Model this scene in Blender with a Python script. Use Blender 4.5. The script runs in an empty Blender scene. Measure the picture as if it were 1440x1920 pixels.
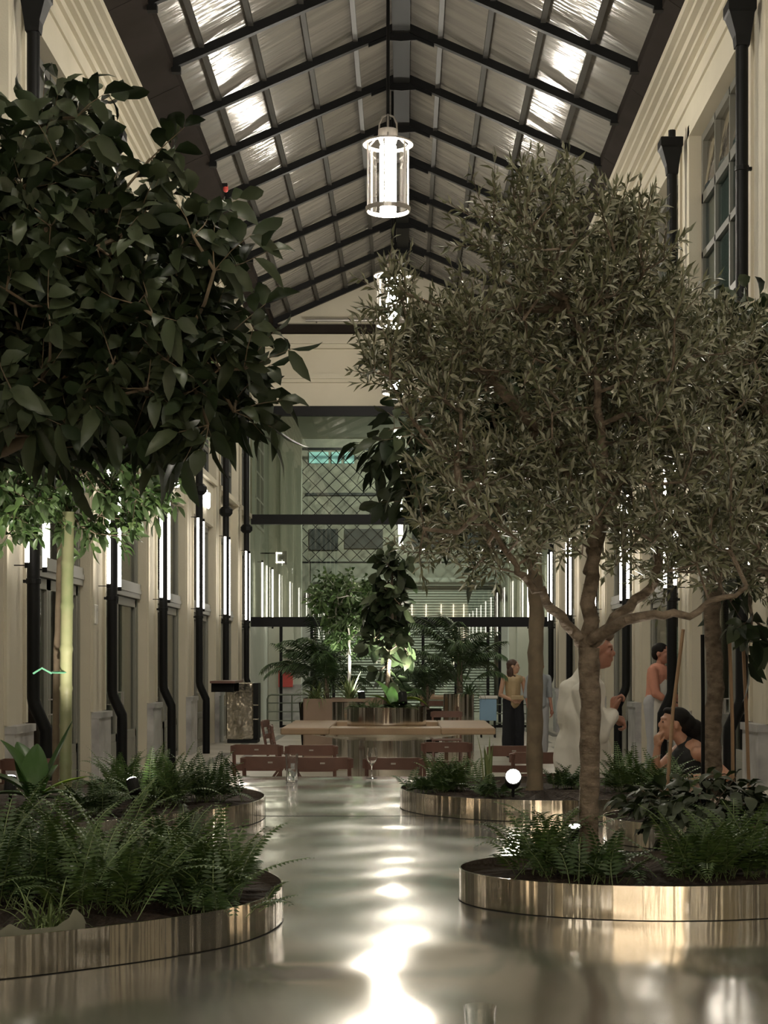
import bpy, bmesh, math, random
import numpy as np
from mathutils import Vector, Matrix

random.seed(7)
rng = np.random.default_rng(7)
C = bpy.context.scene.collection
SC = bpy.context.scene

# ------------------------------------------------------------------ camera, world, exposure
F = 3000.0            # focal length in pixels of the 1440x1920 frame
EYE = 1.57            # camera height
VPX, VPY = 760.0, 1240.0
cam_d = bpy.data.cameras.new('camera'); cam = bpy.data.objects.new('camera', cam_d); C.objects.link(cam)
cam.location = (0, 0, EYE); cam.rotation_euler = (math.radians(90), 0, 0)
cam_d.sensor_width = 36; cam_d.lens = 36 * F / 1920
cam_d.shift_x = -(VPX - 720) / 1920; cam_d.shift_y = (VPY - 960) / 1920
cam_d.clip_end = 200; cam_d.clip_start = .05
SC.camera = cam
SC.view_settings.view_transform = 'Standard'; SC.view_settings.look = 'None'
SC.view_settings.exposure = 0.5; SC.view_settings.gamma = 1; SC.view_settings.use_curve_mapping = False
world = bpy.data.worlds.new('world'); SC.world = world; world.use_nodes = True
world.node_tree.nodes['Background'].inputs[0].default_value = (.05, .045, .04, 1)
world.node_tree.nodes['Background'].inputs[1].default_value = .35
LAMP_POWER = 165.0     # emission of the pendant lantern tubes
TUBE_POWER = 9.0     # emission of the wall tubes
LAMP_COL = (1, .94, .80); TUBE_COL = (1, .93, .82)

def P(px, py, d):
    """point seen at a pixel of the photograph, at a distance d along the hall"""
    return Vector(((px - VPX) / F * d, d, EYE + (VPY - py) / F * d))

# ------------------------------------------------------------------ materials
MATS = {}
def mat(name, col, rough=.6, metal=0., col2=None, nscale=4., bump=0., bscale=30., bstretch=None, emit=0., spec=.5,
        island=None, back=None, trans=0., aniso=0., rough2=None, detail=3., sss=0.):
    m = bpy.data.materials.new(name); m.use_nodes = True; MATS[name] = m
    nt = m.node_tree; b = nt.nodes['Principled BSDF']; L = nt.links
    def N(t): return nt.nodes.new(t)
    b.inputs['Base Color'].default_value = (*col, 1); b.inputs['Roughness'].default_value = rough
    b.inputs['Metallic'].default_value = metal; b.inputs['Specular IOR Level'].default_value = spec
    if trans: b.inputs['Transmission Weight'].default_value = trans
    if aniso: b.inputs['Anisotropic'].default_value = aniso
    if sss: b.inputs['Subsurface Weight'].default_value = sss; b.inputs['Subsurface Radius'].default_value = (.01, .004, .002)
    if emit:
        b.inputs['Emission Color'].default_value = (*col, 1); b.inputs['Emission Strength'].default_value = emit
    tc = N('ShaderNodeTexCoord'); out = None
    if col2 is not None:
        n = N('ShaderNodeTexNoise'); n.inputs['Scale'].default_value = nscale; n.inputs['Detail'].default_value = detail
        mp = N('ShaderNodeMapping'); L.new(tc.outputs['Object'], mp.inputs[0]); L.new(mp.outputs[0], n.inputs[0])
        if bstretch: mp.inputs['Scale'].default_value = bstretch
        r = N('ShaderNodeMapRange'); r.inputs[1].default_value = .35; r.inputs[2].default_value = .65
        L.new(n.outputs[0], r.inputs[0])
        x = N('ShaderNodeMix'); x.data_type = 'RGBA'; x.inputs[6].default_value = (*col, 1); x.inputs[7].default_value = (*col2, 1)
        L.new(r.outputs[0], x.inputs[0]); out = x.outputs[2]
        if rough2 is not None:
            q = N('ShaderNodeMapRange'); q.inputs[1].default_value = .35; q.inputs[2].default_value = .65
            q.inputs[3].default_value = rough; q.inputs[4].default_value = rough2
            L.new(n.outputs[0], q.inputs[0]); L.new(q.outputs[0], b.inputs['Roughness'])
    if island is not None:
        g = N('ShaderNodeNewGeometry'); x = N('ShaderNodeMix'); x.data_type = 'RGBA'
        x.inputs[6].default_value = (*col, 1); x.inputs[7].default_value = (*island, 1)
        L.new(g.outputs['Random Per Island'], x.inputs[0]); out = x.outputs[2]
        if back is not None:
            y = N('ShaderNodeMix'); y.data_type = 'RGBA'; L.new(out, y.inputs[6]); y.inputs[7].default_value = (*back, 1)
            L.new(g.outputs['Backfacing'], y.inputs[0]); out = y.outputs[2]
    if out is not None: L.new(out, b.inputs['Base Color'])
    if bump:
        n = N('ShaderNodeTexNoise'); n.inputs['Scale'].default_value = bscale; n.inputs['Detail'].default_value = detail
        mp = N('ShaderNodeMapping'); L.new(tc.outputs['Object'], mp.inputs[0]); L.new(mp.outputs[0], n.inputs[0])
        if bstretch: mp.inputs['Scale'].default_value = bstretch
        bp = N('ShaderNodeBump'); bp.inputs['Strength'].default_value = 1; bp.inputs['Distance'].default_value = bump
        L.new(n.outputs[0], bp.inputs['Height']); L.new(bp.outputs[0], b.inputs['Normal'])
    return m

def glassy(name, tint, refl=.12, rough=.0, facing=.85, body=0., bodycol=(.5, .5, .5)):
    """thin pane: see-through with a mirror reflection that grows at grazing angles"""
    m = bpy.data.materials.new(name); m.use_nodes = True; MATS[name] = m
    nt = m.node_tree; nt.nodes.remove(nt.nodes['Principled BSDF']); L = nt.links
    t = nt.nodes.new('ShaderNodeBsdfTransparent'); t.inputs[0].default_value = (*tint, 1)
    g = nt.nodes.new('ShaderNodeBsdfGlossy'); g.inputs['Roughness'].default_value = rough; g.inputs[0].default_value = (1, 1, 1, 1)
    lw = nt.nodes.new('ShaderNodeFresnel'); lw.inputs[0].default_value = 1.5
    mr = nt.nodes.new('ShaderNodeMapRange'); mr.inputs[1].default_value = .04; mr.inputs[2].default_value = 1
    mr.inputs[3].default_value = refl; mr.inputs[4].default_value = facing
    L.new(lw.outputs[0], mr.inputs[0])
    x = nt.nodes.new('ShaderNodeMixShader'); L.new(mr.outputs[0], x.inputs[0]); L.new(t.outputs[0], x.inputs[1]); L.new(g.outputs[0], x.inputs[2])
    o = x.outputs[0]
    if body:
        d = nt.nodes.new('ShaderNodeBsdfDiffuse'); d.inputs[0].default_value = (*bodycol, 1)
        y = nt.nodes.new('ShaderNodeMixShader'); y.inputs[0].default_value = body; L.new(o, y.inputs[1]); L.new(d.outputs[0], y.inputs[2]); o = y.outputs[0]
    L.new(o, nt.nodes['Material Output'].inputs[0])
    return m

PLASTER = mat('plaster', (.575, .525, .415), .75, col2=(.53, .485, .38), nscale=1.3, bump=.002, bscale=60)
PLASTER_GREEN = mat('pale_plaster', (.60, .60, .52), .8, col2=(.55, .56, .48), nscale=1.5)
MARBLE = mat('marble_base', (.50, .49, .48), .35, col2=(.30, .29, .29), nscale=3.5, detail=8)
FLOORM = mat('stone_floor', (.52, .48, .41), .28, col2=(.44, .41, .35), nscale=1.2, rough2=.42, detail=6)
STRIPE = mat('dark_stone', (.10, .095, .085), .35, col2=(.15, .14, .12), nscale=4)
IRON = mat('black_iron', (.006, .006, .006), .5, .0, spec=.16, bump=.001, bscale=50)
STEELDARK = mat('dark_steel', (.010, .010, .009), .6, .0, spec=.2)
FASCIA = mat('zinc_grey_fascia', (.020, .016, .013), .85, .0, col2=(.026, .021, .018), nscale=1.5, spec=.04)
PURLIN = mat('grey_purlin', (.06, .056, .05), .45, .2)
ROOF = mat('roof_panel', (.29, .265, .235), .11, .15, col2=(.22, .205, .18), nscale=2.0, spec=.35, bump=.015, bscale=3.0, bstretch=(.3, 3.0, .3), rough2=.17, detail=3)
STEEL = mat('brushed_steel', (.76, .71, .63), .07, 1., col2=(.69, .64, .57), nscale=2.5, rough2=.13, bump=.008, bscale=13.0, bstretch=(1.0, 1.0, .02), detail=2)
TABLESTEEL = mat('steel_sheet', (.68, .64, .585), .13, .86, col2=(.60, .57, .52), nscale=1.6, rough2=.21, bump=.040, bscale=1.7, bstretch=(1.0, .8, 1.0), detail=1.0)
DIMSTEEL = mat('stainless_bin', (.66, .61, .52), .16, 1., bump=.03, bscale=2.5)
WOOD = mat('oak_top', (.36, .245, .15), .42, col2=(.29, .195, .12), nscale=2.0, bstretch=(1.0, 9.0, 3.0), detail=6)
CHAIRWOOD = mat('red_brown_wood', (.16, .080, .060), .42, col2=(.12, .060, .045), nscale=5, bstretch=(1.0, 6.0, 1.0))
CORTEN = mat('tan_planter', (.30, .21, .15), .6, col2=(.26, .18, .13), nscale=3)
FRAMEM = mat('grey_green_frame', (.20, .195, .165), .5)
FRAMEUP = mat('upper_frame_grey', (.11, .106, .088), .5)
FRAMEDK = mat('dark_window_frame', (.075, .075, .066), .5)
SHOPGLASS = glassy('shop_glass', (.70, .72, .68), .12, .02, .6)
UPGLASS = glassy('upper_window_glass', (.62, .70, .70), .10, .02, .5)
ENDGLASS = glassy('end_wall_glass', (.76, .78, .73), .055, .004, .75)
CLEAR = glassy('clear_glass', (.97, .97, .97), .06, .0, .5)
LAMPGLASS = glassy('lantern_glass', (.95, .95, .97), .05, .05, .5)
DRINKGLASS = mat('drinking_glass', (1, 1, 1), .0, trans=1.)
LAMP = mat('lantern_tube_light', LAMP_COL, .5, emit=LAMP_POWER)
TUBE = mat('wall_tube_light', TUBE_COL, .5, emit=TUBE_POWER)
LENS = mat('spot_lens', (1, .96, .86), .5, emit=40)
SIGNLIGHT = mat('lit_sign_letters', (1, .97, .92), .5, emit=6)
GREENSIGN = mat('green_exit_sign', (.02, .75, .42), .5, emit=1.2)
WHITEPAINT = mat('white_paint', (.65, .63, .58), .5)
CURTAIN = mat('pale_curtain', (.50, .55, .52), .8)
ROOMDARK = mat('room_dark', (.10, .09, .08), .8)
ROOMPALE = mat('room_pale', (.48, .44, .38), .8)
ROOMPINK = mat('room_pink', (.42, .33, .30), .8)
LANTERN = mat('lantern_metal', (.42, .39, .36), .35, .6)
SOIL = mat('potting_soil', (.028, .020, .015), .95, col2=(.05, .035, .025), nscale=30, bump=.02, bscale=25)
OLIVELEAF = mat('olive_leaf', (.092, .104, .052), .33, island=(.20, .205, .115), back=(.34, .34, .25))
FICUSLEAF = mat('rubber_leaf', (.017, .028, .012), .42, island=(.036, .056, .024), back=(.055, .072, .036), spec=.35)
LIGHTLEAF = mat('small_glossy_leaf', (.05, .11, .032), .36, island=(.14, .22, .07), back=(.11, .17, .07))
FERN = mat('fern_leaf', (.050, .105, .025), .5, island=(.12, .19, .05), back=(.07, .12, .035))
FERNDK = mat('fern_leaf_dark', (.035, .08, .022), .5, island=(.08, .14, .04), back=(.05, .09, .03))
DARKLEAF = mat('dark_bushy_leaf', (.022, .042, .013), .5, island=(.045, .075, .022), back=(.05, .065, .035))
BIGLEAF = mat('broad_leaf', (.045, .11, .025), .36, island=(.075, .165, .04), back=(.05, .11, .03))
LIMELEAF = mat('young_lime_leaf', (.32, .50, .045), .35)
STRIPLEAF = mat('striped_grass_leaf', (.10, .17, .05), .45, island=(.28, .31, .14))
PALMLEAF = mat('palm_leaf', (.030, .065, .020), .45, island=(.07, .12, .04))
PALECURL = mat('curly_stem', (.16, .22, .08), .5)
OLIVEBARK = mat('olive_bark', (.25, .195, .145), .85, col2=(.12, .088, .06), nscale=22, bump=.02, bscale=22, bstretch=(1, 1, 1.6), detail=6)
FICUSBARK = mat('smooth_bark', (.24, .185, .12), .8, col2=(.16, .12, .08), nscale=10, bump=.004, bscale=20)
BAMBOO = mat('green_bamboo', (.22, .25, .12), .45, col2=(.30, .29, .16), nscale=6)
CANE = mat('cane_stake', (.42, .27, .16), .6)
TIE = mat('green_tie', (.10, .30, .18), .5)
FELT = mat('grey_liner', (.22, .22, .17), .8)
SKIN = mat('skin', (.46, .245, .16), .5, sss=.15)
SKINRED = mat('skin_ruddy', (.40, .19, .13), .5, sss=.15)
SKINPALE = mat('skin_light', (.55, .33, .23), .5, sss=.15)
HAIRBLACK = mat('black_hair', (.008, .006, .005), .7, spec=.2)
HAIRBROWN = mat('brown_hair', (.06, .028, .015), .45)
HAIRGREY = mat('grey_brown_hair', (.15, .11, .08), .6)
WHITECLOTH = mat('white_linen', (.70, .67, .60), .8, bump=.012, bscale=6, bstretch=(1, 1, .5))
BLACKCLOTH = mat('black_cloth', (.010, .010, .010), .8)
NAVYCLOTH = mat('dark_navy_cloth', (.014, .015, .02), .85, bump=.01, bscale=10)
SALMON = mat('salmon_cloth', (.50, .22, .15), .8, bump=.008, bscale=12)
TANCLOTH = mat('tan_satin', (.47, .35, .20), .5, bump=.006, bscale=12)
BLUECLOTH = mat('grey_blue_cloth', (.32, .34, .36), .8)
JEANS = mat('pale_grey_trousers', (.34, .34, .35), .8)
RED = mat('red_cabinet', (.55, .07, .06), .45)
RAILING = mat('grey_green_rail', (.14, .16, .12), .45, .3)
FACADE = mat('outer_facade', (.24, .23, .18), .8, col2=(.18, .17, .14), nscale=1.2)
FACDARK = mat('facade_dark', (.03, .03, .028), .7)
SHUTTER = mat('shutter_metal', (.30, .31, .27), .45, .3)
BLUEBOX = mat('blue_box', (.22, .36, .50), .6)
GOLD = mat('gold', (.7, .5, .2), .3, 1.)
ICE = mat('frosted_ice', (.9, .92, .92), .25, trans=.6)
EYE_M = mat('dark_eye', (.02, .012, .01), .2)

# ------------------------------------------------------------------ helpers
class MB:
    def __init__(s): s.v = []; s.f = []
    def add(s, vs, fs):
        o = len(s.v); s.v += [tuple(v) for v in vs]; s.f += [tuple(i + o for i in f) for f in fs]; return s
    def box(s, x0, x1, y0, y1, z0, z1, rz=0):
        vs = [(x, y, z) for x in (x0, x1) for y in (y0, y1) for z in (z0, z1)]
        if rz:
            cx, cy = (x0 + x1) / 2, (y0 + y1) / 2; c, q = math.cos(rz), math.sin(rz)
            vs = [(cx + (x - cx) * c - (y - cy) * q, cy + (x - cx) * q + (y - cy) * c, z) for x, y, z in vs]
        return s.add(vs, [(0, 1, 3, 2), (4, 6, 7, 5), (0, 4, 5, 1), (2, 3, 7, 6), (0, 2, 6, 4), (1, 5, 7, 3)])
    def bevbox(s, x0, x1, y0, y1, z0, z1, r=.01):
        """box with chamfered vertical and horizontal edges"""
        ring = lambda i, z: [(x0 + i + r, y0 + i, z), (x1 - i - r, y0 + i, z), (x1 - i, y0 + i + r, z), (x1 - i, y1 - i - r, z),
                             (x1 - i - r, y1 - i, z), (x0 + i + r, y1 - i, z), (x0 + i, y1 - i - r, z), (x0 + i, y0 + i + r, z)]
        return s.loft([ring(r, z0), ring(0, z0 + r), ring(0, z1 - r), ring(r, z1)])
    def loft(s, rings, closed=True, caps=True):
        o = len(s.v); n = len(rings[0])
        for r in rings: s.v += [tuple(p) for p in r]
        for k in range(len(rings) - 1):
            for i in range(n if closed else n - 1):
                a = o + k * n + i; b = o + k * n + (i + 1) % n
                s.f.append((a, b, b + n, a + n))
        if caps:
            s.f.append(tuple(o + i for i in range(n))[::-1]); s.f.append(tuple(o + (len(rings) - 1) * n + i for i in range(n)))
        return s
    def tube(s, pts, rad, n=8, caps=True, flat=1.0):
        pts = [Vector(p) for p in pts]; rad = rad if hasattr(rad, '__len__') else [rad] * len(pts)
        rings = []; up = Vector((0, 0, 1)); prev = None
        for i, p in enumerate(pts):
            d = (pts[min(i + 1, len(pts) - 1)] - pts[max(i - 1, 0)])
            if d.length < 1e-9: d = Vector((0, 0, 1))
            d.normalize()
            if prev is None:
                a = up if abs(d.z) < .9 else Vector((1, 0, 0)); u = d.cross(a).normalized()
            else:
                u = (prev - d * prev.dot(d));
                u = u.normalized() if u.length > 1e-6 else d.orthogonal().normalized()
            prev = u; w = d.cross(u)
            rings.append([p + (u * math.cos(2 * math.pi * k / n) + w * flat * math.sin(2 * math.pi * k / n)) * rad[i] for k in range(n)])
        return s.loft(rings, caps=caps)
    def lathe(s, prof, c=(0, 0, 0), n=24, caps=False, ang=None):
        cx, cy, cz = c
        rings = [[(cx + r * math.cos(2 * math.pi * k / n), cy + r * math.sin(2 * math.pi * k / n), cz + z) for k in range(n)] for r, z in prof]
        return s.loft(rings, caps=caps)
    def ball(s, c, r, n=12, m=8):
        rx, ry, rz = r if hasattr(r, '__len__') else (r, r, r)
        rings = []
        for j in range(m + 1):
            t = math.pi * (j / m); e = max(math.sin(t), .02)
            rings.append([(c[0] + rx * e * math.cos(2 * math.pi * k / n), c[1] + ry * e * math.sin(2 * math.pi * k / n), c[2] - rz * math.cos(t)) for k in range(n)])
        return s.loft(rings)
    def cap(s, a, b, ra, rb, n=12, sc=(1, 1)):
        """tapered capsule from a to b; sc scales its two cross axes"""
        a = Vector(a); b = Vector(b); d = b - a; L = d.length
        d = d / L if L > 1e-9 else Vector((0, 0, 1))
        u = d.cross(Vector((0, 1, 0)));
        if u.length < .1: u = d.cross(Vector((1, 0, 0)))
        u.normalize(); w = d.cross(u); rings = []
        for t in (-1, -.92, -.7, -.38, 0): rings.append((a + d * ra * t, ra * max(math.sqrt(max(0, 1 - t * t)), .05)))
        for t in (0, .38, .7, .92, 1): rings.append((b + d * rb * t, rb * max(math.sqrt(max(0, 1 - t * t)), .05)))
        return s.loft([[p + (u * sc[0] * math.cos(2 * math.pi * k / n) + w * sc[1] * math.sin(2 * math.pi * k / n)) * r for k in range(n)] for p, r in rings])
    def build(s, name, m, parent=None, smooth=False, loc=None):
        me = bpy.data.meshes.new(name); me.from_pydata(s.v, [], s.f); me.update()
        o = bpy.data.objects.new(name, me); C.objects.link(o)
        if m: me.materials.append(m)
        if smooth: me.polygons.foreach_set('use_smooth', [True] * len(me.polygons)); autosmooth(me)
        if parent: o.parent = parent
        if loc is not None: o.location = loc
        return o

def autosmooth(me, ang=40):
    bm = bmesh.new(); bm.from_mesh(me); bmesh.ops.recalc_face_normals(bm, faces=bm.faces)
    for e in bm.edges:
        if len(e.link_faces) == 2 and e.calc_face_angle(0) > math.radians(ang): e.smooth = False
    bm.to_mesh(me); bm.free()

def tag(o, label=None, cat=None, group=None, kind=None):
    if label: o['label'] = label
    if cat: o['category'] = cat
    if group: o['group'] = group
    if kind: o['kind'] = kind
    return o
def empty(name, loc=(0, 0, 0), rz=0, label=None, cat=None, group=None):
    o = bpy.data.objects.new(name, None); C.objects.link(o); o.location = loc; o.rotation_euler = (0, 0, rz); o.empty_display_size = .05
    return tag(o, label, cat, group)
def copy_tree(o, parent=None):
    c = o.copy(); C.objects.link(c)
    if parent is not None: c.parent = parent
    for ch in list(o.children): copy_tree(ch, c)
    return c

# ------------------------------------------------------------------ leaves as one numpy-built mesh
def leaf_template(kind):
    if kind == 'small':      # narrow folded leaf
        v = np.array([(0, 0, 0), (.45, -.5, .10), (.45, 0, 0), (.45, .5, .10), (1, 0, -.05)], float)
        f = [(0, 1, 2), (0, 2, 3), (1, 4, 2), (2, 4, 3)]
    elif kind == 'broad':    # broad folded curved leaf with pointed tip
        v = np.array([(0, 0, 0), (.22, -.34, .07), (.22, 0, .02), (.22, .34, .07), (.52, -.5, .08), (.52, 0, .02), (.52, .5, .08),
                      (.80, -.33, -.02), (.80, 0, -.05), (.80, .33, -.02), (1, 0, -.16)], float)
        f = [(0, 1, 2), (0, 2, 3), (1, 4, 5, 2), (2, 5, 6, 3), (4, 7, 8, 5), (5, 8, 9, 6), (7, 10, 8), (8, 10, 9)]
    return v, f
def leaves(name, mtl, pos, dirs, ups, L, W, parent, kind='small', droop=0.):
    v, f = leaf_template(kind); n = len(pos); k = len(v)
    pos = np.asarray(pos, float); d = np.asarray(dirs, float); d /= np.linalg.norm(d, axis=1, keepdims=True) + 1e-9
    u = np.asarray(ups, float); s = np.cross(d, u); s /= np.linalg.norm(s, axis=1, keepdims=True) + 1e-9; u = np.cross(s, d)
    L = np.broadcast_to(np.asarray(L, float), (n,)); W = np.broadcast_to(np.asarray(W, float), (n,))
    V = (pos[:, None, :] + d[:, None, :] * (v[None, :, 0:1] * L[:, None, None]) + s[:, None, :] * (v[None, :, 1:2] * W[:, None, None])
         + u[:, None, :] * (v[None, :, 2:3] * L[:, None, None]))
    V = V.reshape(-1, 3)
    if droop: V[:, 2] -= (np.tile(v[:, 0], n) ** 2) * np.repeat(L, k) * droop
    F0 = []; loops = []; starts = []; tot = []
    fl = np.concatenate([np.array(q) for q in f]); cnt = np.array([len(q) for q in f])
    allv = (fl[None, :] + (np.arange(n) * k)[:, None]).reshape(-1)
    allc = np.tile(cnt, n); st = np.concatenate([[0], np.cumsum(allc)[:-1]])
    me = bpy.data.meshes.new(name); me.vertices.add(n * k); me.vertices.foreach_set('co', V.reshape(-1))
    me.loops.add(len(allv)); me.loops.foreach_set('vertex_index', allv.astype(np.int32))
    me.polygons.add(len(allc)); me.polygons.foreach_set('loop_start', st.astype(np.int32)); me.polygons.foreach_set('loop_total', allc.astype(np.int32))
    me.polygons.foreach_set('use_smooth', np.ones(len(allc), bool))
    me.update(calc_edges=True); me.validate(); me.materials.append(mtl)
    o = bpy.data.objects.new(name, me); C.objects.link(o); o.parent = parent
    return o

def rand_unit(n):
    a = rng.normal(size=(n, 3)); return a / np.linalg.norm(a, axis=1, keepdims=True)

def sample_ells(ells, n, shell=.45):
    """points inside a union of ellipsoids, denser to the outside"""
    w = np.array([e[1][0] * e[1][1] * e[1][2] for e in ells]) ** .8; w /= w.sum(); out = []
    for i in rng.choice(len(ells), n, p=w):
        c, r = ells[i]; u = rand_unit(1)[0] * (shell + (1 - shell) * rng.random()) ** .7
        out.append(np.array(c) + u * np.array(r))
    return np.array(out)

def grow(start_nodes, targets, jitter=.02, seg=.10, maxr=.02, tip=.003, up=.35):
    """branch skeleton: every target joins its nearest node; returns list of (pts, radii) and the tips"""
    nodes = [np.array(p, float) for p in start_nodes]; parent = [i - 1 for i in range(len(nodes))]
    root = nodes[-1]
    order = np.argsort(np.linalg.norm(targets - root, axis=1)); tips = []
    for ti in order:
        t = targets[ti]; A = np.array(nodes); dd = np.linalg.norm(A - t, axis=1) + .25 * np.linalg.norm(A - root, axis=1)
        lo = len(start_nodes) - 1 if len(start_nodes) > 1 else 0
        dd[:lo] += 9
        j = int(np.argmin(dd)); a = nodes[j]; L = np.linalg.norm(t - a); m = max(1, int(L / seg)); last = j
        sag = np.array([0, 0, -up * L * .25])
        for q in range(1, m + 1):
            w = q / m; p = a + (t - a) * w + sag * math.sin(math.pi * w) + rng.normal(size=3) * jitter * (1 if q < m else 0)
            nodes.append(p); parent.append(last); last = len(nodes) - 1
        tips.append(last)
    wt = np.zeros(len(nodes))
    for t in tips: wt[t] += 1
    for i in range(len(nodes) - 1, 0, -1):
        if parent[i] >= 0: wt[parent[i]] += wt[i]
    R = np.maximum(tip, maxr * (wt / max(wt.max(), 1)) ** .48)
    kids = {}
    for i, p in enumerate(parent):
        if p >= 0: kids.setdefault(p, []).append(i)
    chains = []; todo = [(None, 0)]
    while todo:
        par, c = todo.pop(); ch = [par, c] if par is not None else [c]
        while kids.get(c):
            ks = sorted(kids[c], key=lambda q: -wt[q])
            for e in ks[1:]: todo.append((c, e))
            c = ks[0]; ch.append(c)
        chains.append(ch)
    return np.array(nodes), R, tips, chains, parent

# ================================================================== THE HALL
XL, XR = -3.68, 3.42            # wall faces
YN, YE = -9.0, 38.0             # near end, glass end wall
ZR, XRI, PITCH = 10.88, -.06, .435
XI = 3.10                       # inner edge of the gutter fascia
def roof_z(x): return ZR - PITCH * abs(x - XRI)
PIL = [15.1 + 4.05 * k for k in range(-5, 6)]
PIR = [15.45 + 4.05 * k for k in range(-5, 6)]
HALF, OPEN = .95, (.95, 3.10)   # pier half width; the opening after each pier
Z_SHOP, Z_SIGN, Z_W0, Z_W1 = 4.12, 4.98, 5.05, 7.85
UP = .38; LOL = (.46, .40); LOR = (.42, .40)

# floor
f = MB().box(-5.2, 5.0, YN, 60, -.2, 0).build('floor', FLOORM); tag(f, kind='structure')
st = MB()
for x in (-3.05, -2.62, 2.75, 3.15):
    y = -8 if x in (-3.05, 3.15) else -6
    while y < 37: st.box(x - .075, x + .075, y, y + 3.2, .0, .003); y += 4.6
tag(st.build('stripe_inlay', STRIPE, f), kind='structure')

def side_wall(name, X, sgn, PI_, lo):
    """sgn=-1: left wall (solid extends towards -x); lo = pier half widths (near, far) at the ground floor"""
    w = MB(); b = MB(); mo = MB()
    def bx(m, d0, d1, y0, y1, z0, z1):
        x0, x1 = X + sgn * d0, X + sgn * d1; m.box(min(x0, x1), max(x0, x1), y0, y1, z0, z1)
    for k, p in enumerate(PI_):
        y0 = p - lo[0] if k else YN; y1 = min(p + lo[1], YE)
        bx(w, 0, .55, y0, y1, 0, Z_SIGN)
        bx(b, -.09, .1, y0 + .06, y1 - .04, 0, .96); bx(b, -.11, .1, y0 + .05, y1 - .03, .90, .97)
        if k: bx(w, -.03, 0, y0 + .02, y0 + .10, .98, Z_SIGN); bx(w, -.03, 0, y1 - .10, y1 - .02, .98, Z_SIGN)
        u0 = p - UP if k else YN; u1 = min(p + UP, YE); bx(w, 0, .55, u0, u1, Z_SIGN, 9.45)
        y2 = (PI_[k + 1] - lo[0]) if k + 1 < len(PI_) else YE
        if y2 > y1: bx(w, .12, .55, y1, y2, Z_SHOP, Z_SIGN)
        y1 = u1; y2 = (PI_[k + 1] - UP) if k + 1 < len(PI_) else YE
        if y2 > y1:
            bx(w, 0, .55, y1, y2, Z_SIGN, Z_W0); bx(w, 0, .55, y1, y2, Z_W1, 9.45)
            bx(w, -.05, .06, y1 - .06, y2 + .06, Z_W0 - .10, Z_W0)
            for (a0, a1) in ((y1 - .12, y1), (y2, y2 + .12)): bx(w, -.03, 0, a0, a1, Z_W0, Z_W1 + .13)
            bx(w, -.03, 0, y1 - .12, y2 + .12, Z_W1, Z_W1 + .13)
    for z, d, h in ((8.28, .03, .04), (8.52, .05, .06), (8.70, .07, .05), (8.84, .09, .10), (9.04, .12, .06), (9.2, .15, .1)):
        bx(mo, -d, 0, YN, YE, z, z + h)
    w = tag(w.build(name, PLASTER), kind='structure')
    tag(b.build('baseboard_' + name.split('_')[1], MARBLE), kind='structure')
    tag(mo.build('trim_' + ('3' if sgn < 0 else '4'), PLASTER), kind='structure')
    return w
wl = side_wall('wall_left', XL, -1, PIL, LOL); wr = side_wall('wall_right', XR, 1, PIR, LOR)

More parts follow.
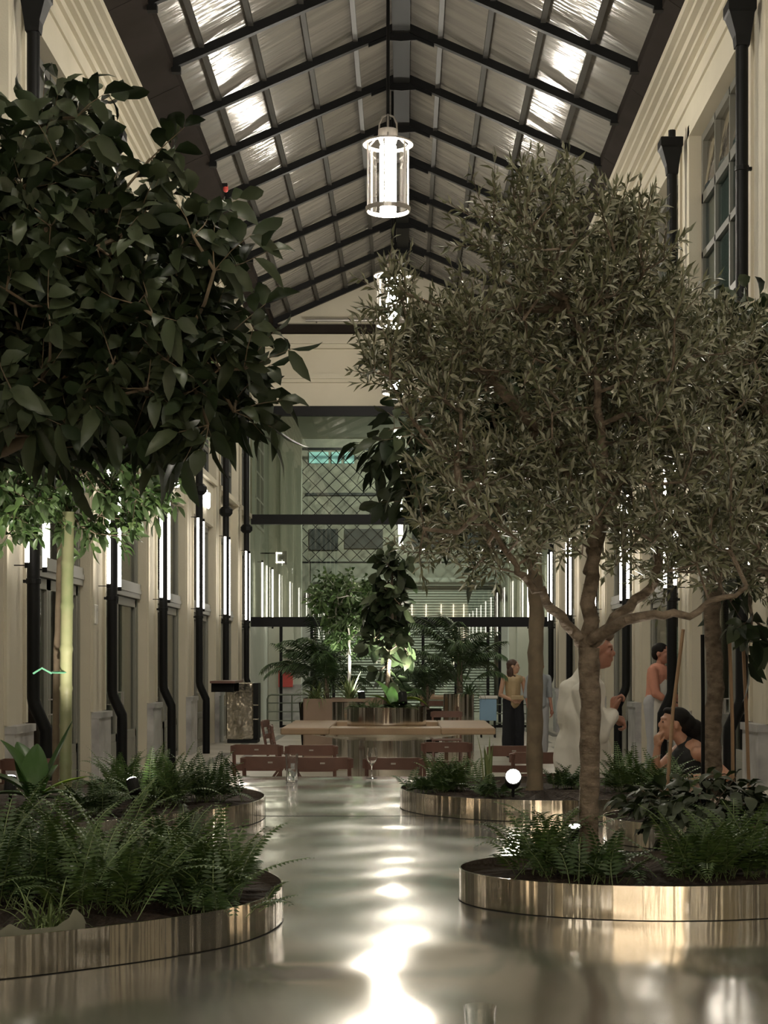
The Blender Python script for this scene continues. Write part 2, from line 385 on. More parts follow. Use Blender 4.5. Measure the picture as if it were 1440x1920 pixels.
WN = [0]; DN = [0]
def frame_rect(m, X, sgn, d, y0, y1, z0, z1, t=.06, dep=.06):
    x0, x1 = X + sgn * d, X + sgn * (d + dep); a, b = min(x0, x1), max(x0, x1)
    m.box(a, b, y0, y0 + t, z0, z1); m.box(a, b, y1 - t, y1, z0, z1); m.box(a, b, y0 + t, y1 - t, z0, z0 + t); m.box(a, b, y0 + t, y1 - t, z1 - t, z1)
def upper_window(X, sgn, y0, y1, k):
    WN[0] += 1
    m = MB(); d = .12; ax = lambda dd: X + sgn * dd
    frame_rect(m, X, sgn, d, y0, y1, Z_W0, Z_W1, .09, .08)
    def bar(yy0, yy1, zz0, zz1, dep=.06):
        a, b = sorted((ax(d), ax(d + dep))); m.box(a, b, yy0, yy1, zz0, zz1)
    zt = Z_W1 - .75                                                        # transom row above
    bar(y0, y1, zt - .08, zt + .04, .09)
    for i in range(1, 4): bar(y0 + (y1 - y0) * i / 4 - .02, y0 + (y1 - y0) * i / 4 + .02, zt, Z_W1)
    for i in range(1, 4): bar(y0 + (y1 - y0) * i / 4 - .03, y0 + (y1 - y0) * i / 4 + .03, Z_W0, zt)
    for z in (Z_W0 + .57, Z_W0 + 1.36): bar(y0, y1, z - .04, z + .04)
    w = tag(m.build('window_%d' % WN[0], FRAMEUP if sgn > 0 else FRAMEDK), kind='structure')
    a, b = sorted((ax(d + .035), ax(d + .045)))
    tag(MB().box(a, b, y0 + .05, y1 - .05, Z_W0 + .05, zt).build('pane', UPGLASS, w), kind='structure')
    # bowed ornamental panels in the transom lights
    pn = MB(); n = 4
    for i in range(n):
        c = y0 + (y1 - y0) * (i + .5) / n; r = (y1 - y0) / n * .5 - .02
        rings = []
        for q in range(9):
            t = q / 8; yy = c - r + 2 * r * t; bow = .09 * math.sin(math.pi * t)
            rings.append([(ax(d + .06 - bow * (1 - s)), yy, zt + .05 + (Z_W1 - zt - .14) * s) for s in (0, .33, .66, 1)] )
        pn.loft(rings, closed=False, caps=False)
    tag(pn.build('ornament_panel', DIMSTEEL if sgn > 0 else FRAMEDK, w, smooth=True), kind='structure')
    # the room behind
    rm = MB(); xb = ax(1.5); x0 = ax(.55)
    a, b = sorted((x0, xb))
    bk = sorted((xb, xb + sgn * .05)); rm.box(bk[0], bk[1], y0 - .3, y1 + .3, Z_W0 - .3, Z_W1 + .2)
    rm.box(a, b, y0 - .3, y1 + .3, Z_W0 - .35, Z_W0 - .3); rm.box(a, b, y0 - .3, y1 + .3, Z_W1 + .2, Z_W1 + .25)
    rm.box(a, b, y0 - .32, y0 - .3, Z_W0 - .3, Z_W1 + .2); rm.box(a, b, y1 + .3, y1 + .32, Z_W0 - .3, Z_W1 + .2)
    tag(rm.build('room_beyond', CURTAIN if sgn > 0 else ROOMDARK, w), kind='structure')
    if sgn > 0 and y0 > 8:
        lt = tag(MB().box(ax(.9) - .05, ax(.9) + .05, (y0 + y1) / 2 - .4, (y0 + y1) / 2 + .4, Z_W1 + .10, Z_W1 + .19).build('room_lamp', ROOMLIGHT, w), kind='structure')
FILLTUBE = mat('warm_fill_tube', (1, .86, .68), .5, emit=9)  # glow of the added tubes behind the camera
ROOMLIGHT = mat('room_lamp_light', (.85, .95, 1), .5, emit=11)
ROOMLIGHT2 = mat('shop_lamp_light', (1, .93, .84), .5, emit=5)

def shopfront(X, sgn, y0, y1, k, look):
    DN[0] += 1; d = .12; ax = lambda dd: X + sgn * dd
    m = MB()
    def bar(a0, a1, z0, z1, dep=.07, dd=d):
        a, b = sorted((ax(dd), ax(dd + dep))); m.box(a, b, a0, a1, z0, z1)
    frame_rect(m, X, sgn, d, y0, y1, 0, Z_SHOP, .08, .09)
    bar(y0, y1, 2.45, 2.66, .12, d - .04); bar(y0, y1, 2.52, 2.58, .03, d - .055)
    mid = (y0 + y1) / 2
    w = tag(m.build('door_%d' % DN[0], FRAMEM), kind='structure')
    a, b = sorted((ax(d + .04), ax(d + .05)))
    tag(MB().box(a, b, y0 + .06, y1 - .06, 2.62, Z_SHOP - .06).build('transom_pane', SHOPGLASS, w), kind='structure')
    for i, (l0, l1) in enumerate(((y0 + .09, mid - .01), (mid + .01, y1 - .09))):
        q = MB(); xa, xb = sorted((ax(d + .01), ax(d + .07)))
        q.box(xa, xb, l0, l0 + .09, .02, 2.44); q.box(xa, xb, l1 - .09, l1, .02, 2.44); q.box(xa, xb, l0, l1, 2.33, 2.44)
        q.box(xa, xb, l0, l1, .02, .62); xp = sorted((ax(d - .005), ax(d + .01))); q.box(xp[0], xp[1], l0 + .13, l1 - .13, .14, .52)
        lf = tag(q.build('door_leaf', FRAMEM, w), kind='structure')
        tag(MB().box(a, b, l0 + .08, l1 - .08, .6, 2.34).build('pane', SHOPGLASS, lf), kind='structure')
        hy = l1 - .05 if i == 0 else l0 + .05
        h = MB().tube([(ax(d - .0), hy, 1.0), (ax(d - .06), hy, 1.0), (ax(d - .06), hy, 1.16), (ax(d), hy, 1.16)], .011, 6)
        tag(h.build('handle', LANTERN, lf), kind='structure')
    # room behind the glass
    rm = MB(); xb = ax(2.0); bk = sorted((xb, xb + sgn * .05)); a, b = sorted((ax(.55), xb))
    rm.box(bk[0], bk[1], y0 - .35, y1 + .35, 0, 4.3); rm.box(a, b, y0 - .35, y1 + .35, 4.25, 4.3)
    rm.box(a, b, y0 - .37, y0 - .35, 0, 4.3); rm.box(a, b, y1 + .35, y1 + .37, 0, 4.3)
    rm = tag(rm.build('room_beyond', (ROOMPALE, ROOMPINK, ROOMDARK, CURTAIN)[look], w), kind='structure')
    if look != 2:
        tag(MB().box(ax(1.2) - .06, ax(1.2) + .06, mid - .4, mid + .4, 4.12, 4.2).build('room_lamp', ROOMLIGHT2, w), kind='structure')
    if look == 3:   # drawn curtains close behind the leaves
        cu = MB(); rr = []
        for i in range(41):
            yy = y0 + .1 + (y1 - y0 - .2) * i / 40; rr.append([(ax(d + .18) + .02 * math.sin(i * 1.9), yy, z) for z in (.1, 2.4)])
        tag(cu.loft(rr, closed=False, caps=False).build('curtain', CURTAIN, w, smooth=True), kind='structure')
def bays(PI_, a=HALF, b=HALF):
    for k, p in enumerate(PI_):
        y0 = p + a; y1 = PI_[k + 1] - b if k + 1 < len(PI_) else YE
        if y1 - y0 > .8: yield k, y0, y1
LL = {5: 1, 6: 3, 7: 2, 8: 2, 9: 0}
for k, y0, y1 in bays(PIL, UP, UP): upper_window(XL, -1, y0, y1, k)
for k, y0, y1 in bays(PIL, LOL[1], LOL[0]): shopfront(XL, -1, y0, y1, k, LL.get(k, k % 3))
for k, y0, y1 in bays(PIR, UP, UP): upper_window(XR, 1, y0, y1, k)
for k, y0, y1 in bays(PIR, LOR[1], LOR[0]): shopfront(XR, 1, y0, y1, k, (2, 0, 2)[k % 3])

# near end wall (behind the camera)
tag(MB().box(-5.2, 5.0, YN - .2, YN, 0, 11).build('wall_near', PLASTER), kind='structure')

# ------------------------------------------------------------------ roof
cl = MB(); T = .05
for s in (-1, 1):
    xs = [XRI] + ([-.73, -1.39, -2.06, -2.72] if s < 0 else [.51, 1.17, 1.84, 2.50]) + [s * 3.75]
    for xa, xe in zip(xs, xs[1:]):        # sheets stepped steeper than the rafters, shaped to place the lantern highlights
        zc = roof_z((xa + xe) / 2) + .115; h = .56 * abs(xe - xa) / 2
        a = [(xa, YN, zc + h), (xe, YN, zc - h), (xe, YN, zc - h + .02), (xa, YN, zc + h + .02)]
        cl.loft([a, [(x, YE, z) for x, y, z in a]])
ceiling = tag(cl.build('ceiling', ROOF), kind='structure')
FR = [21.38 + 2.03 * n for n in range(-15, 9)]
def slope_bar(m, x0, x1, y, hy, zt, zb):
    pts = [(x0, roof_z(x0) + zt), (x1, roof_z(x1) + zt), (x1, roof_z(x1) + zb), (x0, roof_z(x0) + zb)]
    m.loft([[(x, y - hy, z) for x, z in pts], [(x, y + hy, z) for x, z in pts]])
for y in FR:
    m = MB()
    for s in (-1, 1):
        slope_bar(m, XRI, s * 3.1, y, .045, .06, -.07)
        g = [(XRI, ZR - .04), (XRI + s * .48, ZR - .04 - .435 * .48), (XRI + s * .48, ZR - .12 - .435 * .48), (XRI + s * .22, ZR - .22), (XRI, ZR - .24)]
        m.loft([[(x, y - .012, z) for x, z in g], [(x, y + .012, z) for x, z in g]])
        m.box(min(s * 3.0, s * 3.12), max(s * 3.0, s * 3.12), y - .05, y + .05, roof_z(3.05) - .10, roof_z(3.05) - .02)
    tag(m.build('rafter', IRON, ceiling), kind='structure')
for x in (-2.72, -2.06, -1.39, -.73, .51, 1.17, 1.84, 2.50):
    m = MB(); pts = [(x - .035, roof_z(x) + .115), (x + .035, roof_z(x) + .115), (x + .035, roof_z(x) + .03), (x - .035, roof_z(x) + .03)]
    m.loft([[(a, YN, z) for a, z in pts], [(a, YE, z) for a, z in pts]])
    tag(m.build('purlin', PURLIN, ceiling), kind='structure')
m = MB().box(XRI - .11, XRI + .11, YN, YE, ZR - .10, ZR + .05); m.box(XRI - .13, XRI + .13, YN, YE, ZR - .12, ZR - .10)
tag(m.build('ridge_beam', STEELDARK, ceiling), kind='structure')
for i, s in enumerate((-1, 1)):
    X = XL if s < 0 else XR
    zt = roof_z(s * XI) + .10; zb = 9.22
    pts = [(s * XI, zt), (s * XI, zt - .16), (X, zb), (X, zb + 1.0)]
    m = MB().loft([[(x, YN, z) for x, z in pts], [(x, YE, z) for x, z in pts]])
    t = tag(m.build('trim_%d' % (i + 1), FASCIA), kind='structure')
    m = MB()
    for y in np.arange(YN + 1, YE, 3.0):      # folded seams of the fascia sheets
        q = [(s * XI, zt - .165), (X, zb - .006), (X, zb + .02), (s * XI, zt - .14)]
        m.loft([[(x, y, z) for x, z in q], [(x, y + .015, z) for x, z in q]])
    tag(m.build('sheet_seam', FASCIA, t), kind='structure')

# ------------------------------------------------------------------ end wall: gable, beams, glass
m = MB(); pts = [(XL, 7.62), (XR, 7.62), (XR, roof_z(XR) + .1), (XRI, ZR + .1), (XL, roof_z(XL) + .1)]
m.loft([[(x, YE, z) for x, z in pts], [(x, YE + .3, z) for x, z in pts]])
wb = tag(m.build('wall_back', PLASTER), kind='structure')
m = MB().box(XL, XR, YE - .16, YE, 8.26, 8.38).box(XL, XR, YE - .10, YE, 8.18, 8.26)
m.box(XL, XR, YE - .20, YE, 9.08, 9.30).box(XL, XR, YE - .14, YE, 8.98, 9.08)
tag(m.build('cornice', PLASTER, wb), kind='structure')
tag(MB().box(-3.2, 3.1, YE - .12, YE, 9.34, 9.55).build('recess_shade_band', FASCIA, wb), kind='structure')  # solid strip; its dark colour stands in for shade in a recess
o = MB().tube([(-2.35, YE - .25, 9.62), (2.25, YE - .25, 9.62)], .035, 8)
for x in (-2.1, -.8, .6, 2.0): o.box(x - .01, x + .01, YE - .25, YE - .002, 9.60, 9.64)
tag(o.build('sprinkler_pipe', LANTERN), 'thin pale pipe running across the gable under the roof', 'pipe')
we = MB()
for z in (7.62, 5.05, 2.62): we.box(XL + .02, XR - .02, YE - .10, YE + .05, z - .23, z)
ew = tag(we.build('window_%d' % (WN[0] + 1), IRON), kind='structure'); WN[0] += 1
for z0, z1 in ((2.62, 4.82), (5.05, 7.39)):
    tag(MB().box(XL, XR, YE - .02, YE - .008, z0, z1).build('pane', ENDGLASS, ew), kind='structure')
# gates under the lowest beam
DN[0] += 1
m = MB()
for x in (-2.95, -2.22, -1.70, -.4, .42, 1.20, 1.96, 2.24, 3.0): m.box(x - .035, x + .035, YE - .06, YE + .02, 0, 2.39)
m.box(-2.95, 3.0, YE - .05, YE + .01, 0, .06)
gd = tag(m.build('door_%d' % DN[0], IRON), kind='structure')
tag(MB().box(-2.2, 2.2, YE - .02, YE - .008, .06, 2.39).build('pane', ENDGLASS, gd), kind='structure')

# beyond the glass: the continuing passage, its portal wall and the facade across
for nm, X, s in (('wall_passage_left', XL, -1), ('wall_passage_right', XR, 1)):
    a, b = sorted((X, X + s * .5)); w = tag(MB().box(a, b, YE, 43, 0, 11).build(nm, PLASTER_GREEN), kind='structure')
    WN[0] += 1; m = MB(); fx = X - s * .01
    frame_rect(m, X, -s, 0, 39.2, 41.4, 4.9, 7.5, .07, .03)
    for z in (5.6, 6.25, 6.9): a2, b2 = sorted((X, X - s * .03)); m.box(a2, b2, 39.2, 41.4, z - .02, z + .02)
    m.box(min(X, X - s * .03), max(X, X - s * .03), 40.28, 40.32, 4.9, 7.5)
    q = tag(m.build('window_%d' % WN[0], WHITEPAINT), kind='structure')
    a3, b3 = sorted((X, X - s * .012)); tag(MB().box(a3, b3, 39.25, 41.35, 4.95, 7.45).build('pane', FRAMEM, q), kind='structure')
m = MB().box(XL, -2.80, 43, 43.4, 0, 11).box(2.78, XR, 43, 43.4, 0, 11).box(-2.8, 2.78, 43, 43.4, 7.6, 11)
m.box(-3.35, -3.0, 42.86, 43, 0, 7.9).box(3.0, 3.3, 42.86, 43, 0, 7.9)
pw = tag(m.build('wall_portal', PLASTER_GREEN), kind='structure')
m = MB().box(-3.4, -2.78, 42.84, 43, 0, .95).box(2.78, 3.3, 42.84, 43, 0, .95)
tag(m.build('stone_base', MARBLE, pw), kind='structure')
tag(MB().box(XL, XR, YE + .31, 43, 8.4, 8.6).build('ceiling_passage', PLASTER_GREEN), kind='structure')
# facade across the street with roller shutter, windows and diamond lattice
m = MB().box(-5, 5, 50, 50.4, 0, 12)
fc = tag(m.build('wall_facade', FACADE), kind='structure')
m = MB()
for z in (5.9, 6.75): m.box(-3.1, 3.1, 49.9, 50, z, z + .08)
m.box(-1.9, -.7, 49.92, 50, 5.1, 5.7).box(.2, 2.9, 49.92, 50, 5.1, 5.7).box(-3.0, -2.1, 49.92, 50, 5.05, 5.7).box(.8, 3.0, 49.92, 50, 7.3, 8.2)
tag(m.build('dark_opening', FACDARK, fc), kind='structure')
m = MB()
for (a, b) in ((-3.0, -2.4), (-2.3, -2.0), (-1.9, -1.6), (1.2, 1.8)): m.box(a, b, 49.9, 50, 7.75, 8.1)
tag(m.build('lit_pane', mat('lit_teal_pane', (.25, .50, .48), .5, emit=.35), fc), kind='structure')
m = MB().box(-3.0, 3.0, 49.94, 50, 4.7, 4.78)
m.box(-2.95, 2.95, 49.93, 50, 3.9, 4.7)
tag(m.build('pale_band', mat('facade_band', (.20, .20, .165), .8), fc), kind='structure')
sh = MB(); prof = []
nz = 46
for i in range(nz):
    z = .0 + 3.9 * i / nz; h = 3.9 / nz
    for q, dd in ((0, 0), (.2, .03), (.55, .045), (.85, .03)): prof.append((z + h * q, 49.6 - dd))
prof.append((3.9, 49.6))
sh.loft([[(x, y, z) for z, y in prof] for x in (-2.75, 2.75)], closed=False, caps=False)
o = sh.build('roller_shutter', SHUTTER); tag(o, 'wide ribbed metal roller shutter seen through the end glass', 'shutter')
tag(MB().box(-2.85, 2.85, 49.4, 49.7, 3.9, 4.15).build('shutter_box', SHUTTER, o))
la = MB()
for s in (1, -1):
    for i in range(-14, 15):
        x = i * .42; a = Vector((x, 48.6, 4.6)); b = Vector((x + s * 3.4, 48.6, 8.0))
        if s < 0: pass
        t0 = 0; t1 = 1
        def clipx(t): return a + (b - a) * t
        ts = [t for t in np.linspace(0, 1, 60) if -3.3 < clipx(t).x < 3.3]
        if len(ts) > 2: la.tube([clipx(ts[0]), clipx(ts[-1])], .011, 4)
la.box(-3.3, 3.3, 48.57, 48.63, 7.98, 8.06).box(-3.3, 3.3, 48.57, 48.63, 4.55, 4.6)
for x in (-3.3, 3.25): la.box(x, x + .05, 48.57, 48.63, 0, 8.06)
tag(la.build('diamond_lattice', IRON), 'black diamond wire lattice standing beyond the passage opening', 'lattice')

# ------------------------------------------------------------------ fixtures on the walls
ORD = ['nearest', 'second', 'third', 'fourth', 'fifth', 'sixth', 'seventh', 'eighth', 'ninth', 'tenth', 'eleventh', 'twelfth']
def downpipe(X, sgn, y, label, group):
    """sgn: direction into the hall"""
    t = empty('downpipe', (X, y, 0), 0, label, 'downpipe', group)
    x0, x1 = sgn * .17, sgn * .29
    m = MB().tube([(x0, 0, 7.56), (x0, 0, 1.22), (x0 + sgn * .01, 0, 1.16), (x1, 0, .92), (x1, 0, .84), (x1, 0, 0.0)], .062, 12)
    m.build('pipe', IRON, t, smooth=True)
    rings = []
    for z, r, e in ((7.50, .065, 0), (7.60, .075, 0), (7.80, .12, .02), (7.82, .135, .02), (7.92, .135, .02), (7.93, .12, .02)):
        rings.append([(x0 + sgn * e + r * cx, r * 1.0 * cy, z) for cx, cy in ((1, 1), (1, -1), (-1, -1), (-1, 1))])
    MB().loft(rings).build('hopper', IRON, t)
    MB().tube([(x0, 0, 7.90), (x0, 0, 8.04)], .045, 8).build('inlet', IRON, t, smooth=True)
    MB().lathe([(.062, 0), (.085, .01), (.13, .06), (.13, .14), (.085, .19), (.062, .2)], (x0, 0, 4.40), 8).build('collar', IRON, t)
    for z in (6.3, 2.3): MB().lathe([(.06, 0), (.07, .004), (.07, .05), (.06, .054)], (x0, 0, z), 12).box(min(sgn * .075, x0), max(sgn * .075, x0), -.02, .02, z + .01, z + .04).build('clamp', IRON, t)
    return t
def tube_light(X, sgn, y, label, group, z0=2.48, z1=3.98):
    t = empty('wall_light', (X + sgn * .075, y, 0), 0, label, 'wall light', group)
    x = sgn * .12
    MB().tube([(x, 0, z0), (x, 0, z1)], .021, 8).build('light_tube', TUBE, t)
    for z in (z0 - .05, z1): MB().tube([(x, 0, z), (x, 0, z + .05)], .024, 8).build('end_cap', IRON, t)
    for z in (z0 - .03, z1 + .01): MB().box(min(0, x), max(0, x), -.005, .005, z, z + .01).build('bracket', IRON, t)
for nm, X, s, ps in (('left', XL, 1, PIL), ('right', XR, -1, PIR)):
    vis = [p for p in ps if p > 13.5]
    for i, p in enumerate(ps):
        if p > 13.5:
            j = vis.index(p); lab = 'black downpipe with square hopper, %s one along the %s wall' % (ORD[j], nm); side = '%s black downpipe along the %s wall' % (ORD[j], nm)
            ref = side
        else: lab = 'black downpipe with square hopper on the %s wall beside or behind the camera' % nm; ref = None
        downpipe(X, s, p, lab, 'downpipes on the %s wall' % nm)
        for dy, w in ((-.36, 'in front of'), (.36, 'just past')):
            tl = ('slim vertical white tube light %s the %s' % (w, ref)) if ref else 'vertical white tube light on the %s wall beside or behind the camera' % nm
            tube_light(X, s, p + dy, tl, 'tube lights on the %s wall' % nm)

# pendant lanterns
def lantern():
    t = empty('pendant_lantern')
    R, H = .27, .78
    m = MB().lathe([(R + .035, 0), (R + .035, .022), (R - .02, .022), (R - .02, 0), (R + .035, 0)], (0, 0, H), 36); m.build('top_ring', LANTERN, t)
    m = MB().lathe([(R, 0), (R + .005, .05), (R - .01, .05), (R - .015, 0), (R, 0)], (0, 0, -.03), 36); m.build('bottom_ring', LANTERN, t, smooth=False)
    MB().lathe([(R - .035, .02), (R - .035, H)], n=36).build('glass_cylinder', LAMPGLASS, t, smooth=True)
    MB().lathe([(.085, 0), (.1, .02), (.1, .72), (.085, .74), (.01, .74)], (0, 0, .04), 20).build('light_tube', LAMP, t, smooth=True)
    MB().lathe([(.10, .0), (.12, .05), (.12, .16), (.05, .17)], (0, 0, .80), 20, caps=True).build('lamp_cap', LANTERN, t)
    for k in range(6):
        a = k * math.pi / 3 + .35; c, s = math.cos(a) * (R - .01), math.sin(a) * (R - .01)
        MB().box(c - .009, c + .009, s - .009, s + .009, -.01, H).build('bar', LANTERN, t)
    for a in (0, math.pi / 2):
        pts = [(math.cos(a) * r, math.sin(a) * r, z) for r, z in [(-.22, H), (-.11, H + .12), (-.105, H + .26), (-.07, H + .34), (0, H + .37), (.07, H + .34), (.105, H + .26), (.11, H + .12), (.22, H)]]
        MB().tube(pts, .012, 6).build('hoop', LANTERN, t, smooth=True)
    MB().tube([(0, 0, H + .1), (0, 0, ZR - 7.0 - .1)], .021, 8).build('stem', IRON, t)
    return t
LZ = 7.05
proto = lantern()
LY = [-.4, 6.2, 12.8, 19.4, 26.0, 32.6]
LLAB = ['pendant lantern overhead behind the camera', 'pendant lantern above the steel table, above the frame', 'pendant lantern above the far part of the steel table, above the frame',
        'large round glass lantern hanging in front of the roof, nearest one in view', 'lantern seen through the olive twigs, second one down the hall', 'farthest lantern on its long stem, small behind the olive twigs']
for i, y in enumerate(LY):
    o = proto if i == 0 else copy_tree(proto); o.location = (-.21, y, LZ)
    tag(o, LLAB[i], 'lantern', 'pendant lanterns under the ridge')

# signs on the left wall
def signpanel(y0, y1, arch, label):
    t = empty('shop_sign', (XL, y0, 0), 0, label, 'sign', 'shop signs above the left doors')
    m = MB().box(-.10, -.02, .02, y1 - y0 - .02, Z_SHOP + .04, Z_SIGN - .04); m.build('panel', PLASTER, t)
    q = MB(); w = y1 - y0; zc = (Z_SHOP + Z_SIGN) / 2
    if arch:
        MB().loft([[(x, w / 2 + .52 * math.cos(a), zc - .12 + .46 * math.sin(a)) for a in np.linspace(0, math.pi, 13)] for x in (-.02, .0)]).build('arch_plate', FRAMEDK, t)
        for k in range(5):
            a = math.pi * (k + .5) / 5; q.cap((.03, w / 2 + .33 * math.cos(a), zc - .10 + .26 * math.sin(a)), (.03, w / 2 + .20 * math.cos(a + .3), zc - .10 + .10 * math.sin(a + .3)), .055, .05, 8)
        q.cap((.03, w / 2 - .35, zc - .16), (.03, w / 2 + .35, zc - .16), .05, .05, 8)
    else:
        for k in range(7):
            yy = w / 2 - .42 + .14 * k; h = (.13, .07, .09, .13, .07, .08, .12)[k]
            q.cap((.03, yy - .03, zc - h), (.03, yy + .03, zc + h), .034, .034, 8)
            q.cap((.03, yy - .05, zc - .06), (.03, yy + .09, zc + .02), .028, .028, 8)
    q.build('lit_lettering', SIGNLIGHT, t)
signpanel(PIL[7] + .40, PIL[8] - .46, True, 'arched shop sign with glowing white lettering behind ficus leaves')
signpanel(PIL[8] + .40, PIL[9] - .46, False, 'pale sign panel with glowing white lettering over a door')
t = empty('exit_sign', (XL, PIL[6] + HALF + .55, 2.72), 0, 'small green lit exit sign over the second left door', 'sign')
MB().box(-.30, -.26, 0, .16, 0, .22).build('plate', GREENSIGN, t)
MB().box(-.26, -.255, .04, .07, .04, .16).box(-.26, -.255, .09, .12, .03, .12).box(-.26, -.255, .05, .11, .14, .17).build('running_figure', SIGNLIGHT, t)
t = empty('projecting_sign', (-3.15, 40.6, 4.2), 0, 'small square sign with a white lit edge behind the end glass', 'sign')
MB().box(-.14, .14, 0, .05, -.17, .17).build('panel', FRAMEM, t)
MB().box(-.13, -.10, -.02, .03, -.13, .13).box(-.13, .08, -.02, .03, -.13, -.10).box(-.13, .02, -.02, .03, .10, .13).build('lit_edge', SIGNLIGHT, t)
MB().box(-.54, -.14, .01, .04, .1, .13).build('bracket', IRON, t)
t = empty('alarm_beacon', (-3.02, 26.9, 9.50), 0, 'tiny red beacon on the inner edge of the left gutter', 'beacon')
MB().cap((0, 0, 0), (0, 0, .05), .045, .04, 12).build('lens', RED, t, smooth=True); MB().box(-.06, .03, -.04, .04, .04, .10).build('mount', IRON, t)
for i, x in enumerate((-3.1, -2.35, -1.5, -.75, .35, 1.1, 1.9, 2.55, 3.1)):  # unseen tubes added so the steel rims mirror warm streaks
    t = empty('wall_light', (x, YN, 0), 0, 'warm vertical tube added behind the camera for the steel rims to reflect', 'wall light', 'added reflection tubes on the near end wall')
    MB().tube([(0, .12, 1.4), (0, .12, 4.6)], .035, 8).build('light_tube', FILLTUBE, t); MB().box(-.02, .02, 0, .12, 1.36, 1.40).build('bracket', IRON, t)
# intercom box on the left pier
t = empty('wall_intercom', (XL, PIL[6] - .30, 2.0), 0, 'small white intercom box on the left pier beside the second downpipe', 'intercom')
MB().bevbox(0, .05, -.07, .07, 0, .24, .012).build('case', WHITEPAINT, t); MB().ball((.052, 0, .17), (.008, .025, .025)).build('lens', CLEAR, t)
t = empty('facade_fill_light', (0, 43.5, 8.3), 0, 'added unseen floodlight on the outer side of the portal, brightening the shutter facade', 'floodlight')  # added lamp out of sight, brightens the facade beyond the glass
MB().bevbox(-.2, .2, -.08, .1, -.12, .12, .02).build('housing', IRON, t); MB().box(-.17, .17, .10, .104, -.09, .09).build('lens', LENS, t); MB().box(-.02, .02, -.1, .02, .1, .25).build('bracket', IRON, t)
ld = bpy.data.lights.new('beam', 'AREA'); ld.energy = 800; ld.size = .4; ld.color = (.92, 1, .90); lo = bpy.data.objects.new('beam', ld); C.objects.link(lo); lo.parent = t; lo.location = (0, .12, 0); lo.rotation_euler = (math.radians(65), 0, 0)
t = empty('passage_fill_light', (0, 40.5, 8.4), 0, 'added ceiling light brightening the passage beyond the end glass', 'ceiling light')  # unseen lamp added to lift the passage brightness
MB().bevbox(-.6, .6, -.1, .1, -.08, 0, .01).build('housing', WHITEPAINT, t); MB().box(-.57, .57, -.08, .08, -.085, -.081).build('diffuser', mat('passage_fill_glow', (.92, 1, .92), .5, emit=70), t)
# wall tubes added to brighten the passage beyond the glass
for x, yy, s, w in ((XL, 39.0, 1, 'left'), (XL, 42.0, 1, 'left'), (XR, 39.0, -1, 'right'), (XR, 42.0, -1, 'right')):
    tube_light(x, s, yy, 'added vertical white tube light beyond the end glass, %s wall, %s the portal' % (w, 'far from' if yy < 40 else 'close to'), 'added tube lights beyond the glass')

# ================================================================== STEEL TABLE AND PLANTERS
TZ = .75; RIM = .86
def rounded(x0, x1, y0, y1, rs, n=12):
    """outline of a rounded rectangle; rs = corner radii (x0y0, x1y0, x1y1, x0y1)"""
    out = []
    for (cx, cy, r, a0) in ((x0 + rs[0], y0 + rs[0], rs[0], 180), (x1 - rs[1], y0 + rs[1], rs[1], 270), (x1 - rs[2], y1 - rs[2], rs[2], 0), (x0 + rs[3], y1 - rs[3], rs[3], 90)):
        for i in range(n + 1):
            a = math.radians(a0 + 90 * i / n); out.append((cx + r * math.cos(a), cy + r * math.sin(a)))
    return out
tab = empty('steel_table', (0, 0, 0), 0, 'huge stainless steel communal table with planters set into its top', 'table')
pts = rounded(-2.75, 2.5, 1.9, 11.4, (.8, .8, 2.0, 1.5))
MB().loft([[(x, y, z) for x, y in pts] for z in (TZ - .06, TZ - .004, TZ)]).build('tabletop', TABLESTEEL, tab)
m = MB()
for y in (8.48,): m.box(-2.7, 2.45, y - .003, y + .003, TZ, TZ + .0012)
m.build('seam', STEELDARK, tab)
for (x, y) in ((-1.3, 3.2), (1.2, 3.2), (-1.4, 8.6), (1.0, 8.9)):
    MB().lathe([(.45, 0), (.45, .02), (.3, .03), (.3, TZ - .06)], (x, y, 0), 32).build('pedestal', STEEL, tab, smooth=True)

